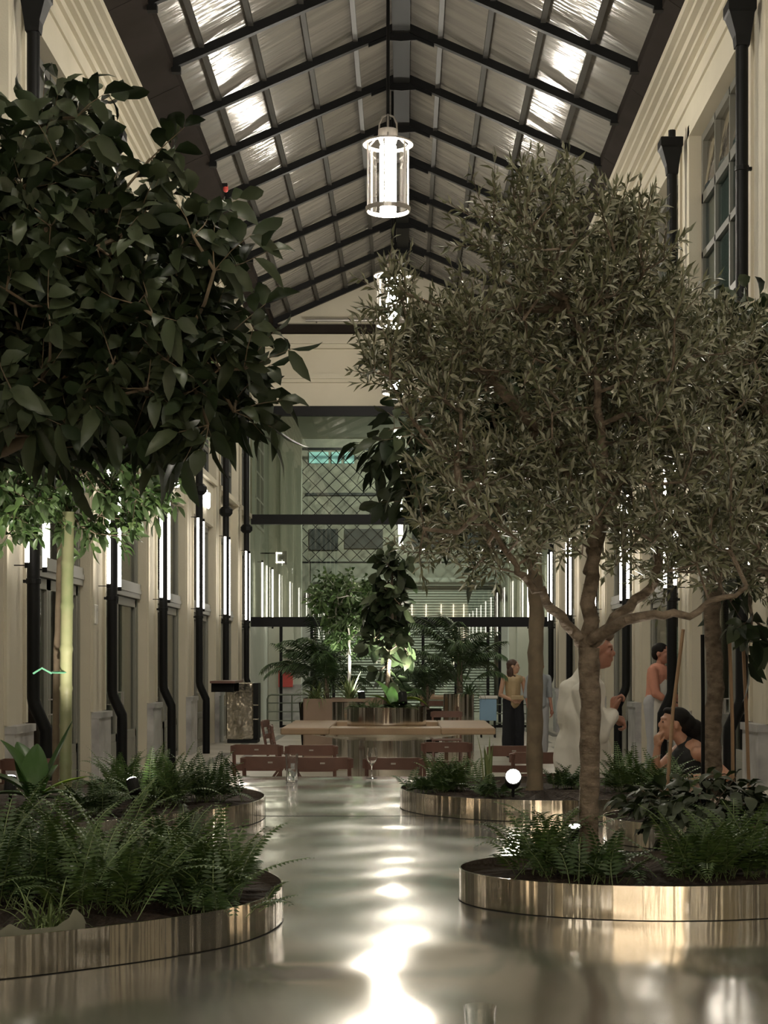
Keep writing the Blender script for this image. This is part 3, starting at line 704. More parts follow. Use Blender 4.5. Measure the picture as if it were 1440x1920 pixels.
def catmull(pts, n=8):
    out = []; N = len(pts)
    for i in range(N):
        p0, p1, p2, p3 = [np.array(pts[(i + k - 1) % N]) for k in range(4)]
        for q in range(n):
            t = q / n; out.append(.5 * ((2 * p1) + (-p0 + p2) * t + (2 * p0 - 5 * p1 + 4 * p2 - p3) * t * t + (-p0 + 3 * p1 - 3 * p2 + p3) * t ** 3))
    return [tuple(p) for p in out]
def planter(name, outline, z0, z1, label, group, soilz=None, cat='planter', mtl=None):
    t = empty(name, (0, 0, 0), 0, label, cat, group)
    o = np.array(outline); c = o.mean(0); nxt = np.roll(o, -1, 0); prv = np.roll(o, 1, 0)
    tg = nxt - prv; nr = np.stack([tg[:, 1], -tg[:, 0]], 1); nr /= np.linalg.norm(nr, axis=1, keepdims=True)
    if ((o - c) * nr).sum() < 0: nr = -nr
    inn = o - nr * .006
    rings = [[(x, y, z0) for x, y in o], [(x, y, z1) for x, y in o], [(x, y, z1) for x, y in inn], [(x, y, z0 + .01) for x, y in inn]]
    MB().loft(rings, caps=False).build('rim', mtl or STEEL, t, smooth=True)
    j2 = o + nr * .002
    if z0 > .1: MB().loft([[(x, y, z0 + h) for x, y in j2] for h in (0, .0022)], caps=False).build('joint', STEELDARK, t)
    sz = soilz or (z1 - .035); m = MB(); vs = []
    k = len(o); V = [(c[0], c[1], sz + .02)]
    for f_ in (.35, .7, 1.0):
        for i in range(k):
            p = c + (inn[i] - c) * f_; V.append((p[0], p[1], sz + (.015 * math.sin(i * 1.7 + f_ * 9) if f_ < 1 else -.005)))
    Fs = [(0, 1 + i, 1 + (i + 1) % k) for i in range(k)]
    for r in range(2):
        for i in range(k): a = 1 + r * k + i; b = 1 + r * k + (i + 1) % k; Fs.append((a, a + k, b + k, b))
    m.add(V, Fs).build('soil', SOIL, t)
    return t
def ellipse(cx, cy, rx, ry, n=72): return [(cx + rx * math.cos(2 * math.pi * i / n), cy + ry * math.sin(2 * math.pi * i / n)) for i in range(n)]
NL = catmull([(-1.04, 4.12), (-.68, 4.40), (-.48, 4.65), (-.39, 4.97), (-.43, 5.32), (-.62, 5.66), (-1.05, 5.92), (-1.6, 5.95), (-2.15, 5.5), (-2.25, 4.7), (-1.75, 4.08), (-1.4, 3.98)])
FL = catmull([(-1.67, 6.6), (-1.25, 7.25), (-.90, 7.72), (-.745, 8.2), (-.80, 8.75), (-1.15, 9.25), (-1.8, 9.5), (-2.35, 9.2), (-2.55, 8.2), (-2.4, 7.1), (-2.05, 6.6)])
G = 'steel rimmed planters in the steel table'
planter('steel_planter', NL, TZ, RIM, 'steel rimmed oval planter at the lower left, nearest on that side', G)
planter('steel_planter', FL, TZ, RIM, 'steel rimmed planter on the left behind the nearest left one', G)
planter('steel_planter', ellipse(.85, 5.52, .665, .475), TZ, RIM, 'steel rimmed oval planter at the lower right around the olive trunk', G)
planter('steel_planter', ellipse(1.78, 7.35, .87, .60), TZ, RIM, 'steel rimmed planter half hidden under dark bushy leaves on the right', G)
planter('steel_planter', ellipse(.78, 9.02, .81, .86), TZ, RIM, 'farther right steel rimmed planter with the bright spotlight', G)
# grey felt liner showing over the near-left rim
m = MB(); pr = []
for i in range(25):
    t_ = i / 24; x = -1.06 + .20 * t_; y = 4.13 + .155 * t_ + .02
    h = .004 + .020 * max(0, math.sin(t_ * 9 + .4)) ** 2 + .022 * (t_ > .80) * (t_ < .97)
    pr.append([(x, y, RIM - .03), (x + .004 * math.sin(i), y + .01, RIM + h), (x, y + .016, RIM + h - .006)])
tag(m.loft(pr, closed=False, caps=False).build('planter_liner', FELT, None, smooth=True), 'grey felt liner edge poking above the lower left planter rim', 'liner')

# ================================================================== PLANTS
def frond_fern(name, loc, n, L, label, group, mtl=None, seed=0, elev=(35, 85), w=.055, spread=.06, narrow=1.):
    """Boston fern: arching fronds with paired leaflets"""
    r = np.random.default_rng(seed); t = empty(name, loc, 0, label, 'fern', group)
    pos = []; dr = []; up = []; LL_ = []; WW = []; st = MB()
    for i in range(n):
        az = r.uniform(0, 2 * math.pi); el = math.radians(r.uniform(*elev)); l = L * r.uniform(.55, 1.08)
        h = np.array([math.cos(az), math.sin(az), 0]); b = np.array([r.normal() * spread, r.normal() * spread, 0]); p = b.copy()
        K = max(12, int(l / .014)); spine = [p.copy()]; e = el; side = np.array([-h[1], h[0], 0]); curl = r.uniform(.4, 1.5); yaw = r.normal() * .3
        for k in range(K):
            e -= curl / K * (.35 + 1.3 * k / K); d = h * math.cos(e) + np.array([0, 0, math.sin(e)]) + side * yaw * k / K * .5; d /= np.linalg.norm(d)
            p = p + d * l / K; spine.append(p.copy())
            f_ = k / K
            if f_ > .10:
                wd = w * narrow * (1.02 - f_) ** .55 * min(1, (f_ - .05) * 6) * r.uniform(.85, 1.1)
                nrm = np.cross(side, d)
                for s in (-1, 1):
                    pos.append(p.copy()); dr.append(side * s + d * .28 + nrm * .12); up.append(nrm if nrm[2] > 0 else -nrm); LL_.append(wd); WW.append(min(.011, wd * .36) + .0015)
        st.tube([tuple(q) for q in spine[::4]], .0016, 3, caps=False)
    leaves('fronds', mtl or FERN, pos, dr, up, LL_, WW, t, 'small')
    st.build('stalks', PALECURL, t)
    return t
GF = 'ferns in the steel planters'
fern_spots = [
 # x, y, fronds, length, label, dark
 (-.62, 4.92, 46, .36, 'fern arching out over the right end of the lower left planter', 0),
 (-.86, 4.72, 52, .40, 'thick upright fern in the middle of the lower left planter', 0),
 (-1.02, 5.05, 48, .44, 'tall feathery fern at the back of the lower left planter', 0),
 (-1.18, 4.78, 40, .38, 'fern at the left frame edge in the lower left planter', 1),
 (-1.33, 5.25, 46, .44, 'dark fern at the left frame edge behind its neighbours', 1),
 (-.80, 5.30, 40, .34, 'low fern along the back rim of the lower left planter', 1),
 (-.60, 4.70, 26, .20, 'small fern spilling at the front right of the lower left planter', 1),
 (-1.25, 8.20, 60, .34, 'bushy fern in the second left planter, left of its two middle ones', 0),
 (-1.02, 8.45, 52, .30, 'fern near the right end of the second left planter', 1),
 (-1.50, 8.60, 46, .34, 'fern beside the bamboo pole in the second left planter', 0),
 (-1.52, 7.75, 40, .26, 'low fern in front of the bamboo pole', 1),
 (.48, 5.55, 40, .34, 'fern left of the near olive trunk, leaning left', 0),
 (.62, 5.36, 34, .22, 'small fern at the foot of the near olive trunk', 1),
 (1.02, 5.42, 50, .33, 'bright fern in the right half of the lower right planter', 0),
 (1.20, 5.50, 40, .33, 'fern at the right frame edge in the lower right planter', 0),
 (.27, 9.15, 56, .27, 'rounded fern left of the bright spotlight', 0),
 (.13, 9.00, 30, .17, 'tiny fern at the left rim of the planter with the spotlight', 1),
 (.47, 8.75, 26, .16, 'low fern right next to the bright spotlight', 1),
 (1.25, 9.05, 50, .30, 'fern behind the near olive trunk in the planter with the spotlight', 0),
 (1.42, 8.85, 40, .28, 'fern at the right end of the planter with the spotlight', 0),
 (.98, 9.25, 34, .20, 'dark low fern between the two trunks', 1),
]
for i, (x, y, n, L, lab, dk) in enumerate(fern_spots):
    frond_fern('fern', (x, y, RIM - .03), n, L, lab, GF, FERNDK if dk else FERN, 100 + i)

def broad_plant(name, loc, specs, label, cat='plant', W=.30, stemh=.05, mtl=None, group=None):
    """plant of individually placed broad leaves: (azimuth deg, elevation deg, length, width factor, material, curl)"""
    t = empty(name, loc, 0, label, cat, group); by = {}
    for (az, el, L, wf, mm, curl) in specs:
        a = math.radians(az); e = math.radians(el); h = Vector((math.cos(a), math.sin(a), 0)); side = Vector((-h.y, h.x, 0)); p = Vector((0, 0, 0)); rings = []
        K = 12; ee = e
        for k in range(K + 1):
            f_ = k / K; wd = L * W * wf * (math.sin(math.pi * min(1, .04 + f_ ** .85 * .96)) ** .8) * .5 + .004
            d = h * math.cos(ee) + Vector((0, 0, math.sin(ee))); n_ = side.cross(d) * -1; fold = .32
            rings.append([p - side * wd + n_ * wd * fold, p - side * wd * .5 + n_ * wd * fold * .35, p, p + side * wd * .5 + n_ * wd * fold * .35, p + side * wd + n_ * wd * fold])
            p = p + d * L / K; ee -= curl / K
        by.setdefault(mm, []).append(rings)
    for mm, rs in by.items():
        for r in rs: MB().loft(r, closed=False, caps=False).build('leaf', MATS[mm], t, smooth=True)
    return t
B_ = 'broad_leaf'
broad_plant('broad_leaf_plant', tuple(P(64, 1500, 7.25)), [
    (170, 72, .32, 1.0, B_, .5), (22, 60, .40, .5, B_, -.15), (95, 82, .27, 1.05, B_, .5), (185, 45, .32, .9, B_, .9), (190, 25, .22, .9, B_, .8),
    (8, 30, .19, .85, B_, .9), (350, 12, .17, .9, B_, .6), (60, 60, .22, .9, B_, .6), (250, 60, .16, .9, B_, .9), (300, 40, .16, .9, B_, .8),
    (130, 70, .31, 1.0, B_, .5), (12, 36, .26, .6, 'young_lime_leaf', .5)], 'broad leaved plant with one lime green young leaf at the left edge', W=.42)
# striped grass blades near the right spotlight
def grass(name, loc, n, L, label, group, mtl, seed, w=.012, el=(45, 88), curl=(.3, 1.6), cat='plant', parent=None):
    r = np.random.default_rng(seed); t = empty(name, loc, 0, label, cat, group); m = MB()
    for i in range(n):
        a = r.uniform(0, 2 * math.pi); e = math.radians(r.uniform(*el)); l = L * r.uniform(.6, 1.05); h = Vector((math.cos(a), math.sin(a), 0)); s = Vector((-h.y, h.x, 0))
        p = Vector((r.normal() * .02, r.normal() * .02, 0)); cu = r.uniform(*curl); rings = []; K = 9
        for k in range(K + 1):
            f_ = k / K; wd = w * (1 - f_ ** 2.2) * min(1, .5 + f_ * 3) + .0006; d = h * math.cos(e) + Vector((0, 0, math.sin(e))); n_ = s.cross(d) * -1
            rings.append([p - s * wd + n_ * wd * .4, p, p + s * wd + n_ * wd * .4]); p = p + d * l / K; e -= cu / K * (.4 + 1.2 * f_)
        m.loft(rings, closed=False, caps=False)
    m.build('blades', mtl, t, smooth=True); t['kind'] = 'thing'
    return t
grass('striped_grass', (.47, 9.0, RIM - .03), 9, .34, 'tall striped blade plant left of the bright spotlight', None, STRIPLEAF, 5, .011, (72, 90), (.1, .6))
grass('tangled_plant', (-.98, 4.36, RIM - .03), 60, .16, 'low tangled pale stemmed plant behind the felt liner at lower left', None, PALECURL, 9, .0028, (30, 88), (.5, 4))

# dark bushy plant on the right (coleus-like)
def bushy(name, ells, n, L, Wd, mtl, label, base, cat='plant', group=None, up=.5, seed=3, stem=True, kind='broad', droop=.3):
    global rng
    rng = np.random.default_rng(seed)
    t = empty(name, base, 0, label, cat, group); b = np.array(base)
    pts = sample_ells(ells, n, .3); c = np.mean([e[0] for e in ells], axis=0)
    d = (pts - c); d /= np.linalg.norm(d, axis=1, keepdims=True) + 1e-6; d += rand_unit(n) * .75; d[:, 2] -= .15
    u = rand_unit(n) * .55 + np.array([0, 0, 1.])
    leaves('foliage', mtl, pts - b, d, u, L * rng.uniform(.6, 1.15, n), Wd * rng.uniform(.7, 1.15, n), t, kind, droop)
    if stem:
        m = MB()
        for i in range(0, min(n, 240), 6):
            q = pts[i] - b; m.tube([(q[0] * .15, q[1] * .15, 0), (q[0] * .5, q[1] * .5, q[2] * .6), tuple(q)], .003, 4, caps=False)
        m.build('stems', OLIVEBARK, t)
    return t
def ell(px, py, rx, ry, d, rd=None):
    k = d / F; return (tuple(P(px, py, d)), (rx * k, (rd if rd is not None else (rx + ry) / 2 * k), ry * k))
bushy('bushy_plant', [ell(1235, 1500, 75, 28, 7.1, .28), ell(1340, 1495, 90, 45, 7.1, .3), ell(1300, 1540, 100, 40, 6.95, .25), ell(1420, 1530, 60, 55, 7.0, .3)], 620, .085, .052, DARKLEAF,
      'dark wavy leaved bush spilling over the right hand planter', (1.35 + .0, 7.2, RIM - .03), seed=11)

# ------------------------------------------------------------------ trees
def tree(name, trunk, ells, ncl, label, leafmat, bark, r0, r1, twig, leafL, leafW, per, kind='small', seed=1, forks=None, twigdir=.5, droop=0., twiglen=.16, twign=5, clear=None, cat='tree', maxr=None, up_=.35, group=None, extra_trunks=None):
    """trunk: list of world points; ells: crown; per: leaves on a twig"""
    global rng
    rng = np.random.default_rng(seed); base = np.array(trunk[0]); t = empty(name, tuple(base), 0, label, cat, group)
    tp = [tuple(np.array(p) - base) for p in trunk]; n_ = len(tp)
    # subdivide trunk with slight wobble
    fine = []; rad = []
    for i in range(n_ - 1):
        for q in range(8):
            f_ = q / 8; a = np.array(tp[i]); b = np.array(tp[i + 1]); fine.append(a + (b - a) * f_ + (rng.normal(size=3) * r0 * .05)); rad.append(r0 + (r1 - r0) * (i + f_) / (n_ - 1))
    fine.append(np.array(tp[-1])); rad.append(r1); rad = [x * (1 + .06 * math.sin(i * 2.1)) for i, x in enumerate(rad)]; rad[0] *= 1.25; 
    MB().tube(fine, rad, 14).build('trunk', bark, t, smooth=True)
    targets = sample_ells(ells, ncl, .25)
    if clear is not None: targets = np.array([p for p in targets if clear(p)])
    lim = [np.array(tp[-2]) * .35 + np.array(tp[-1]) * .65, np.array(tp[-1])]
    start = [np.array(tp[-1])]
    br = MB()
    if forks:
        for fk in forks:
            pts = [np.array(p) - base for p in fk]; K = []
            for i in range(len(pts) - 1):
                for q in range(5): K.append(pts[i] + (pts[i + 1] - pts[i]) * q / 5 + rng.normal(size=3) * .006)
            K.append(pts[-1]); br.tube(K, list(np.linspace(r1 * (.62 if fk is not forks[1] or len(forks) < 4 else .8), r1 * .2, len(K))), 10)
            start += K[3:]
    S = np.array(start)
    # attach every cluster to the nearest node
    nodes = [s for s in S]; par = [-1] * len(nodes); T = targets - base; root = np.array(tp[-1])
    order = np.argsort([np.min(np.linalg.norm(S - q, axis=1)) for q in T]); tipsI = []
    NA = np.zeros((len(nodes) + ncl * 14, 3)); NA[:len(nodes)] = nodes; cnt = len(nodes); PR = list(par); DR = np.zeros(len(NA)); 
    for ti in order:
        q = T[ti]; dd = np.linalg.norm(NA[:cnt] - q, axis=1) + .28 * DR[:cnt]
        j = int(np.argmin(dd)); a = NA[j].copy(); Ld = np.linalg.norm(q - a); K = max(1, min(12, int(Ld / .09))); last = j
        for k in range(1, K + 1):
            w = k / K; p = a + (q - a) * w + np.array([0, 0, -up_ * Ld * .22]) * math.sin(math.pi * w) + (rng.normal(size=3) * .012 if k < K else 0)
            NA[cnt] = p; PR.append(last); DR[cnt] = DR[last] + np.linalg.norm(p - NA[last]); last = cnt; cnt += 1
        tipsI.append(last)
    wt = np.zeros(cnt)
    for i in tipsI: wt[i] += 1
    for i in range(cnt - 1, -1, -1):
        if PR[i] >= 0: wt[PR[i]] += wt[i]
    mr = maxr or r1 * .6; R = np.maximum(twig, np.minimum(mr, twig * wt ** .5 * 1.15)); kids = {}
    for i in range(cnt):
        if PR[i] >= 0: kids.setdefault(PR[i], []).append(i)
    todo = [(s, c) for s in range(len(S)) for c in kids.get(s, [])]
    while todo:
        pa, c = todo.pop(); ch = [pa, c]
        while kids.get(c):
            ks = sorted(kids[c], key=lambda q: -wt[q])
            for e in ks[1:]: todo.append((c, e))
            c = ks[0]; ch.append(c)
        br.tube([NA[i] for i in ch], [min(R[ch[1]], R[i]) if k else R[ch[1]] for k, i in enumerate(ch)], 6, caps=False)
    # twigs and leaves
    pos = []; dr = []; up = []; tw = MB()
    for i in tipsI:
        p0 = NA[i]; pd = NA[i] - NA[PR[i]]; pd /= np.linalg.norm(pd) + 1e-6
        for q in range(twign):
            d = pd * .5 + rand_unit(1)[0] * .9 + np.array([0, 0, twigdir]); d /= np.linalg.norm(d); l = twiglen * rng.uniform(.5, 1.25)
            e1 = p0 + d * l * .5; d2 = d + np.array([0, 0, .25 * twigdir]) + rand_unit(1)[0] * .25; d2 /= np.linalg.norm(d2); e2 = e1 + d2 * l * .5
            tw.tube([p0, e1, e2], [twig * .7, twig * .5, twig * .25], 3, caps=False)
            az = rng.uniform(0, 6.28)
            for k in range(per):
                f_ = (k + .7) / per; dd = d if f_ < .5 else d2; pp = p0 + (e1 - p0) * f_ * 2 if f_ < .5 else e1 + (e2 - e1) * (f_ - .5) * 2
                o = np.cross(dd, rand_unit(1)[0]) if kind == 'broad' else (math.cos(az + k * 1.57) * np.cross(dd, [0, 0, 1.]) + math.sin(az + k * 1.57) * np.array([0, 0, 1.]))
                o /= np.linalg.norm(o) + 1e-6
                pos.append(pp); dr.append(dd * (.75 if kind == 'small' else .45) + o * .75 + rand_unit(1)[0] * .12); up.append(np.cross(o, dd) + rand_unit(1)[0] * .6 + np.array([0, 0, .6]))
            pos.append(e2); dr.append(d2); up.append(rand_unit(1)[0])
    n = len(pos)
    br.build('branches', bark, t, smooth=True); tw.build('twigs', bark, t)
    leaves('foliage', leafmat, pos, dr, up, leafL * rng.uniform(.6, 1.15, n), leafW * rng.uniform(.75, 1.2, n), t, kind, droop)
    return t

# near olive in the lower-right planter
D = 5.52
tree('olive_tree', [P(1105, 1640, D), P(1104, 1500, D), P(1107, 1340, D), P(1104, 1215, D)],
     [ell(985, 480, 115, 150, D, .25), ell(1080, 560, 170, 200, D, .35), ell(1180, 700, 190, 240, D, .4), ell(1020, 740, 260, 210, D, .42), ell(830, 690, 120, 170, D - .1, .28),
      ell(1190, 930, 230, 180, D, .42), ell(960, 930, 190, 150, D, .38), ell(1340, 840, 120, 210, D + .2, .3), ell(1130, 420, 90, 90, D, .2), ell(745, 640, 70, 110, D, .2), ell(975, 340, 40, 80, D, .12), ell(1185, 440, 45, 55, D, .12), ell(1320, 1040, 110, 90, D, .3), ell(900, 1030, 150, 60, D, .25)],
     470, 'olive tree with tall trunk in the lower right planter, nearest tree', OLIVELEAF, OLIVEBARK, .033, .037, .0028, .050, .0118, 13, 'small', 21,
     forks=[[P(1104, 1225, D), P(1075, 1180, D), P(1010, 1110, D - .05), P(965, 1060, D - .1), P(900, 960, D - .1)],
            [P(1104, 1215, D), P(1108, 1080, D), P(1118, 990, D), P(1100, 930, D), P(1060, 880, D), P(1010, 800, D)],
            [P(1106, 1210, D), P(1165, 1150, D + .05), P(1215, 1108, D + .1), P(1245, 1020, D + .1), P(1290, 930, D + .1), P(1340, 850, D + .1)],
            [P(1115, 1000, D), P(1130, 860, D - .1), P(1120, 700, D - .1), P(1060, 560, D - .1)],
            [P(1108, 1080, D), P(1160, 900, D + .15), P(1190, 760, D + .15)],
            [P(1106, 1205, D), P(1180, 1160, D - .2), P(1290, 1150, D - .2), P(1400, 1100, D - .2)]],
     twiglen=.15, twign=4, twigdir=.7)
# slim-trunked rubber tree in the far-right planter
D = 9.05
tree('rubber_tree', [P(1003, 1500, D), P(1003, 1330, D), P(1006, 1160, D), P(1000, 990, D)],
     [ell(880, 880, 170, 160, D, .5), ell(800, 700, 90, 90, D, .35), ell(780, 900, 90, 120, D, .3), ell(980, 800, 170, 190, D + .1, .5)], 120,
     'tree with dark glossy leaves and smooth trunk beside the bright spotlight', FICUSLEAF, FICUSBARK, .048, .040, .004, .145, .066, 4, 'broad', 31, twiglen=.2, twign=3, droop=.35, twigdir=.1)
# tree with the twisted trunk behind the right planter
D = 7.4
tree('rubber_tree', [P(1338, 1490, D), P(1335, 1390, D), P(1342, 1290, D), P(1334, 1150, D), P(1345, 1020, D)],
     [ell(1400, 760, 120, 170, D, .4), ell(1410, 630, 60, 60, D, .25), ell(1440, 900, 130, 200, D, .4), ell(1340, 600, 40, 20, D, .1), ell(1420, 1150, 55, 90, D, .2)], 70,
     'dark rubber tree with twisted double trunk at the right edge', FICUSLEAF, OLIVEBARK, .042, .036, .004, .125, .070, 4, 'broad', 41, twiglen=.2, twign=3, droop=.35, twigdir=.1)
# second olive right edge, behind the first
D = 7.0
tree('olive_tree', [P(1470, 1500, D), P(1460, 1300, D), P(1450, 1120, D)],
     [ell(1330, 700, 130, 100, D, .35), ell(1400, 800, 120, 200, D, .4), ell(1380, 980, 110, 150, D, .35), ell(1260, 640, 60, 60, D, .2), ell(1300, 1060, 90, 60, D, .25)],
     230, 'second olive tree, its crown filling the right edge of the view', OLIVELEAF, OLIVEBARK, .03, .028, .0028, .055, .013, 11, 'small', 51, twiglen=.17, twign=4, twigdir=.6)
# big rubber tree filling the upper left
D = 6.1
tree('rubber_tree', [P(-190, 1650, 5.3), P(-180, 1300, 5.5), P(-130, 1000, 5.8), P(-60, 860, D)],
     [ell(70, 420, 210, 230, D, .55), ell(-20, 600, 350, 270, D, .6), ell(230, 560, 215, 180, D - .1, .45), ell(330, 690, 145, 140, D - .2, .4), ell(150, 740, 230, 130, D, .5), ell(120, 240, 110, 55, D, .3), ell(285, 330, 60, 60, D, .2), ell(360, 450, 60, 70, D, .2), ell(420, 720, 50, 80, D, .2)],
     300, 'large dark rubber tree crown filling the upper left corner', FICUSLEAF, FICUSBARK, .05, .042, .0045, .135, .060, 5, 'broad', 61, twiglen=.17, twign=3, droop=.30, twigdir=.15,
     forks=[[P(-60, 870, D), P(60, 740, D), P(160, 610, D), P(200, 480, D)], [P(-60, 870, D), P(120, 800, D - .2), P(280, 720, D - .2), P(360, 640, D - .2)], [P(-60, 870, D), P(-80, 650, D), P(-20, 430, D)]])
# lighter small-leaved tree behind it, tied to a bamboo pole
D = 9.0
tree('small_leaf_tree', [P(104, 1505, D), P(106, 1250, D), P(112, 1080, D), P(118, 905, D)],
     [ell(60, 800, 140, 130, D, .4), ell(250, 830, 110, 60, D, .3), ell(-20, 930, 110, 80, D, .35), ell(270, 920, 85, 45, D, .25), ell(60, 960, 95, 45, D - .1, .3), ell(205, 1000, 40, 40, D, .12), ell(170, 650, 250, 180, D + .1, .4), ell(315, 900, 35, 60, D, .12), ell(70, 930, 150, 80, D, .35), ell(230, 900, 110, 70, D, .3), ell(20, 850, 120, 80, D, .3)],
     290, 'slim tree with small bright leaves lit from below beside the bamboo pole', LIGHTLEAF, FICUSBARK, .020, .018, .0030, .080, .034, 6, 'broad', 71, twiglen=.14, twign=3, droop=.3, twigdir=.1,
     forks=[[P(118, 905, D), P(95, 870, D), P(40, 860, D), P(0, 850, D)], [P(118, 905, D), P(160, 850, D), P(240, 830, D)]])
def pole(name, pts, r, mtl, label, cat, knuckle=0, group=None):
    b = Vector(pts[0]); t = empty(name, tuple(b), 0, label, cat, group); pts = [Vector(p) - b for p in pts]
    L = (pts[-1] - pts[0]).length; n = max(2, int(L / .02)); K = []; R_ = []
    for i in range(n + 1):
        f_ = i / n * (len(pts) - 1); j = min(int(f_), len(pts) - 2); K.append(pts[j] + (pts[j + 1] - pts[j]) * (f_ - j)); R_.append(r * (1 + (.13 if knuckle and i % knuckle == 0 else 0)))
    MB().tube(K, R_, 10).build('shaft', mtl, t, smooth=True)
    return t
t = pole('bamboo_pole', [P(123, 1500, 8.85), P(124, 1250, 8.85), P(128, 960, 8.85)], .034, BAMBOO, 'thick green bamboo pole holding up the slim tree at left', 'pole', 11)
m = MB()
for r in (.046,): m.lathe([(r, 0), (r + .008, .006), (r, .012)], (-.03, 0, .70), 16)
m.tube([(-.07, -.03, .70), (-.12, -.05, .73), (-.17, -.04, .70)], .006, 5); m.build('tie', TIE, t)
GS = 'plant stakes on the right'
pole('plant_stake', [P(1247, 1535, 7.5), P(1262, 1330, 7.5), P(1281, 1180, 7.5)], .0085, CANE, 'leaning pale cane stake in front of the seated woman', 'stake', 0, GS)
pole('plant_stake', [P(1318, 1542, 7.2), P(1318, 1300, 7.2), P(1317, 1190, 7.2)], .0085, IRON, 'dark green metal stake beside the twisted trunk', 'stake', 0, GS)
pole('plant_stake', [P(1375, 1535, 7.4), P(1373, 1350, 7.4), P(1368, 1205, 7.4)], .0085, CANE, 'cane stake just right of the twisted trunk', 'stake', 0, GS)
pole('plant_stake', [P(1406, 1528, 7.6), P(1400, 1350, 7.6), P(1392, 1180, 7.6)], .0085, CANE, 'rightmost cane stake near the right frame edge', 'stake', 0, GS)

# ------------------------------------------------------------------ spotlights in the planters
def spot(loc, aim, r, label, power, size=70):
    t = empty('spotlight', loc, 0, label, 'spotlight', 'planter spotlights'); aim = (Vector(aim) - Vector(loc)).normalized()
    hz = .09
    MB().cap((0, 0, 0), (0, 0, hz * .6), .008, .008, 8).build('spike', IRON, t)
    c = Vector((0, 0, hz)); a = c - aim * r * 1.6; b = c + aim * r * 1.1
    MB().tube([a, a + aim * r * .2, c, b], [r * .7, r, r, r * 1.05], 16).build('housing', STEELDARK, t, smooth=False)
    MB().tube([b + aim * .001, b + aim * .006], [r * .92, r * .85], 16).build('lens', LENS, t)
    ld = bpy.data.lights.new('spot_beam', 'SPOT'); ld.energy = power; ld.spot_size = math.radians(size); ld.spot_blend = .6; ld.shadow_soft_size = r * .8; ld.color = (1, .93, .80)
    lo = bpy.data.objects.new('spot_beam', ld); C.objects.link(lo); lo.parent = t; lo.location = b + aim * .02; lo.rotation_euler = aim.to_track_quat('-Z', 'Y').to_euler()
    return t
spot(tuple(P(962, 1492, 8.45)), tuple(P(1000, 1080, 5.6)), .042, 'bright spotlight in the farther right planter left of the smooth trunk', 70, 60)
spot(tuple(P(1078, 1610, 5.72)), tuple(P(1040, 900, 5.5)), .022, 'small spotlight behind the near olive trunk', 14)
spot((-1.35, 7.95, RIM), tuple(P(60, 850, 9.0)), .03, 'spotlight hidden in the ferns under the slim left tree', 70, 80)
spot((-2.0, 8.1, RIM), tuple(P(60, 850, 9.0)), .03, 'spotlight at the far left of the second left planter', 40, 80)

# ================================================================== THINGS ON THE STEEL TABLE
def wine_glass(loc, label):
    t = empty('wine_glass', loc, 0, label, 'glass')
    MB().lathe([(.0, .0), (.036, .0), (.036, .003), (.008, .008), (.0045, .02), (.004, .085), (.012, .098), (.032, .12), (.040, .15), (.038, .185), (.031, .215),
                (.0295, .215), (.0365, .185), (.0385, .15), (.0305, .122), (.01, .102), (.0, .100)], n=28).build('bowl_and_stem', DRINKGLASS, t, smooth=True)
wine_glass((P(697, 1455, 1)[0] * 11.2, 11.2, TZ), 'stemmed wine glass near the far edge of the steel table')
t = empty('tumbler', ((900 - VPX) / F * 3.32, 3.32, TZ), 0, 'small clear tumbler at the bottom edge of the picture', 'glass')
MB().lathe([(0, 0), (.026, 0), (.029, .004), (.0345, .105), (.033, .105), (.0275, .01), (0, .009)], n=32).build('body', DRINKGLASS, t, smooth=True)
t = empty('carafe', (P(547, 1455, 1)[0] * 10.9, 10.9, TZ), 0, 'ribbed glass carafe with ice at the far left of the table edge', 'carafe')
pr = []
for z, r in ((0, .034), (.006, .038), (.10, .038), (.19, .042), (.19, .039), (.10, .035), (.012, .034)):
    pr.append([(r * (1 + .06 * math.cos(10 * a)) * math.cos(a), r * (1 + .06 * math.cos(10 * a)) * math.sin(a), z) for a in np.linspace(0, 2 * math.pi, 60, endpoint=False)])
MB().loft(pr).build('body', DRINKGLASS, t, smooth=True)
m = MB(); rr = random.Random(4)
for i in range(9): a = rr.uniform(0, 6.28); z = .012 + .012 * i; m.box(.014 * math.cos(a) - .010, .014 * math.cos(a) + .010, .014 * math.sin(a) - .010, .014 * math.sin(a) + .010, z, z + .018, rr.uniform(0, 1.5))
m.build('ice', ICE, t)

# ================================================================== FURNITURE BEYOND
# oak communal table with the steel drum through it
wt = empty('oak_table', (-.18, 20.2, 0), 0, 'long oak table pierced by the steel drum planter', 'table')
m = MB(); n = 9
m.bevbox(-1.30, -.72, -1.25, 1.25, .70, .78, .012).bevbox(.60, 1.25, -1.25, 1.25, .70, .78, .012)
m.bevbox(-.72, .60, -1.25, -.70, .70, .78, .004).bevbox(-.72, .60, .64, 1.25, .70, .78, .004)
m.build('tabletop', WOOD, wt)
m = MB(); m.loft([[(-.06 + r * 1.0 * math.cos(a), -.06 + r * math.sin(a), z) for a in np.linspace(0, 2 * math.pi, 40, endpoint=False)] for r, z in ((.62, .60), (.98, .66), (1.0, .70))]); m.build('steel_apron', STEEL, wt, smooth=True)
G2 = 'steel drum planters'
planter('drum_planter', ellipse(-.235, 20.15, .50, .50, 64), 0, 1.0, 'round steel drum planter rising through the oak table', G2, .96)
planter('drum_planter', ellipse(.82, 24.6, .235, .235, 48), 0, 1.07, 'tall steel drum planter behind the right end of the oak table', G2, 1.02)
planter('drum_planter', ellipse(-.82, 23.1, .24, .24, 48), 0, .98, 'steel drum planter standing in front of the tan trough', G2, .94)
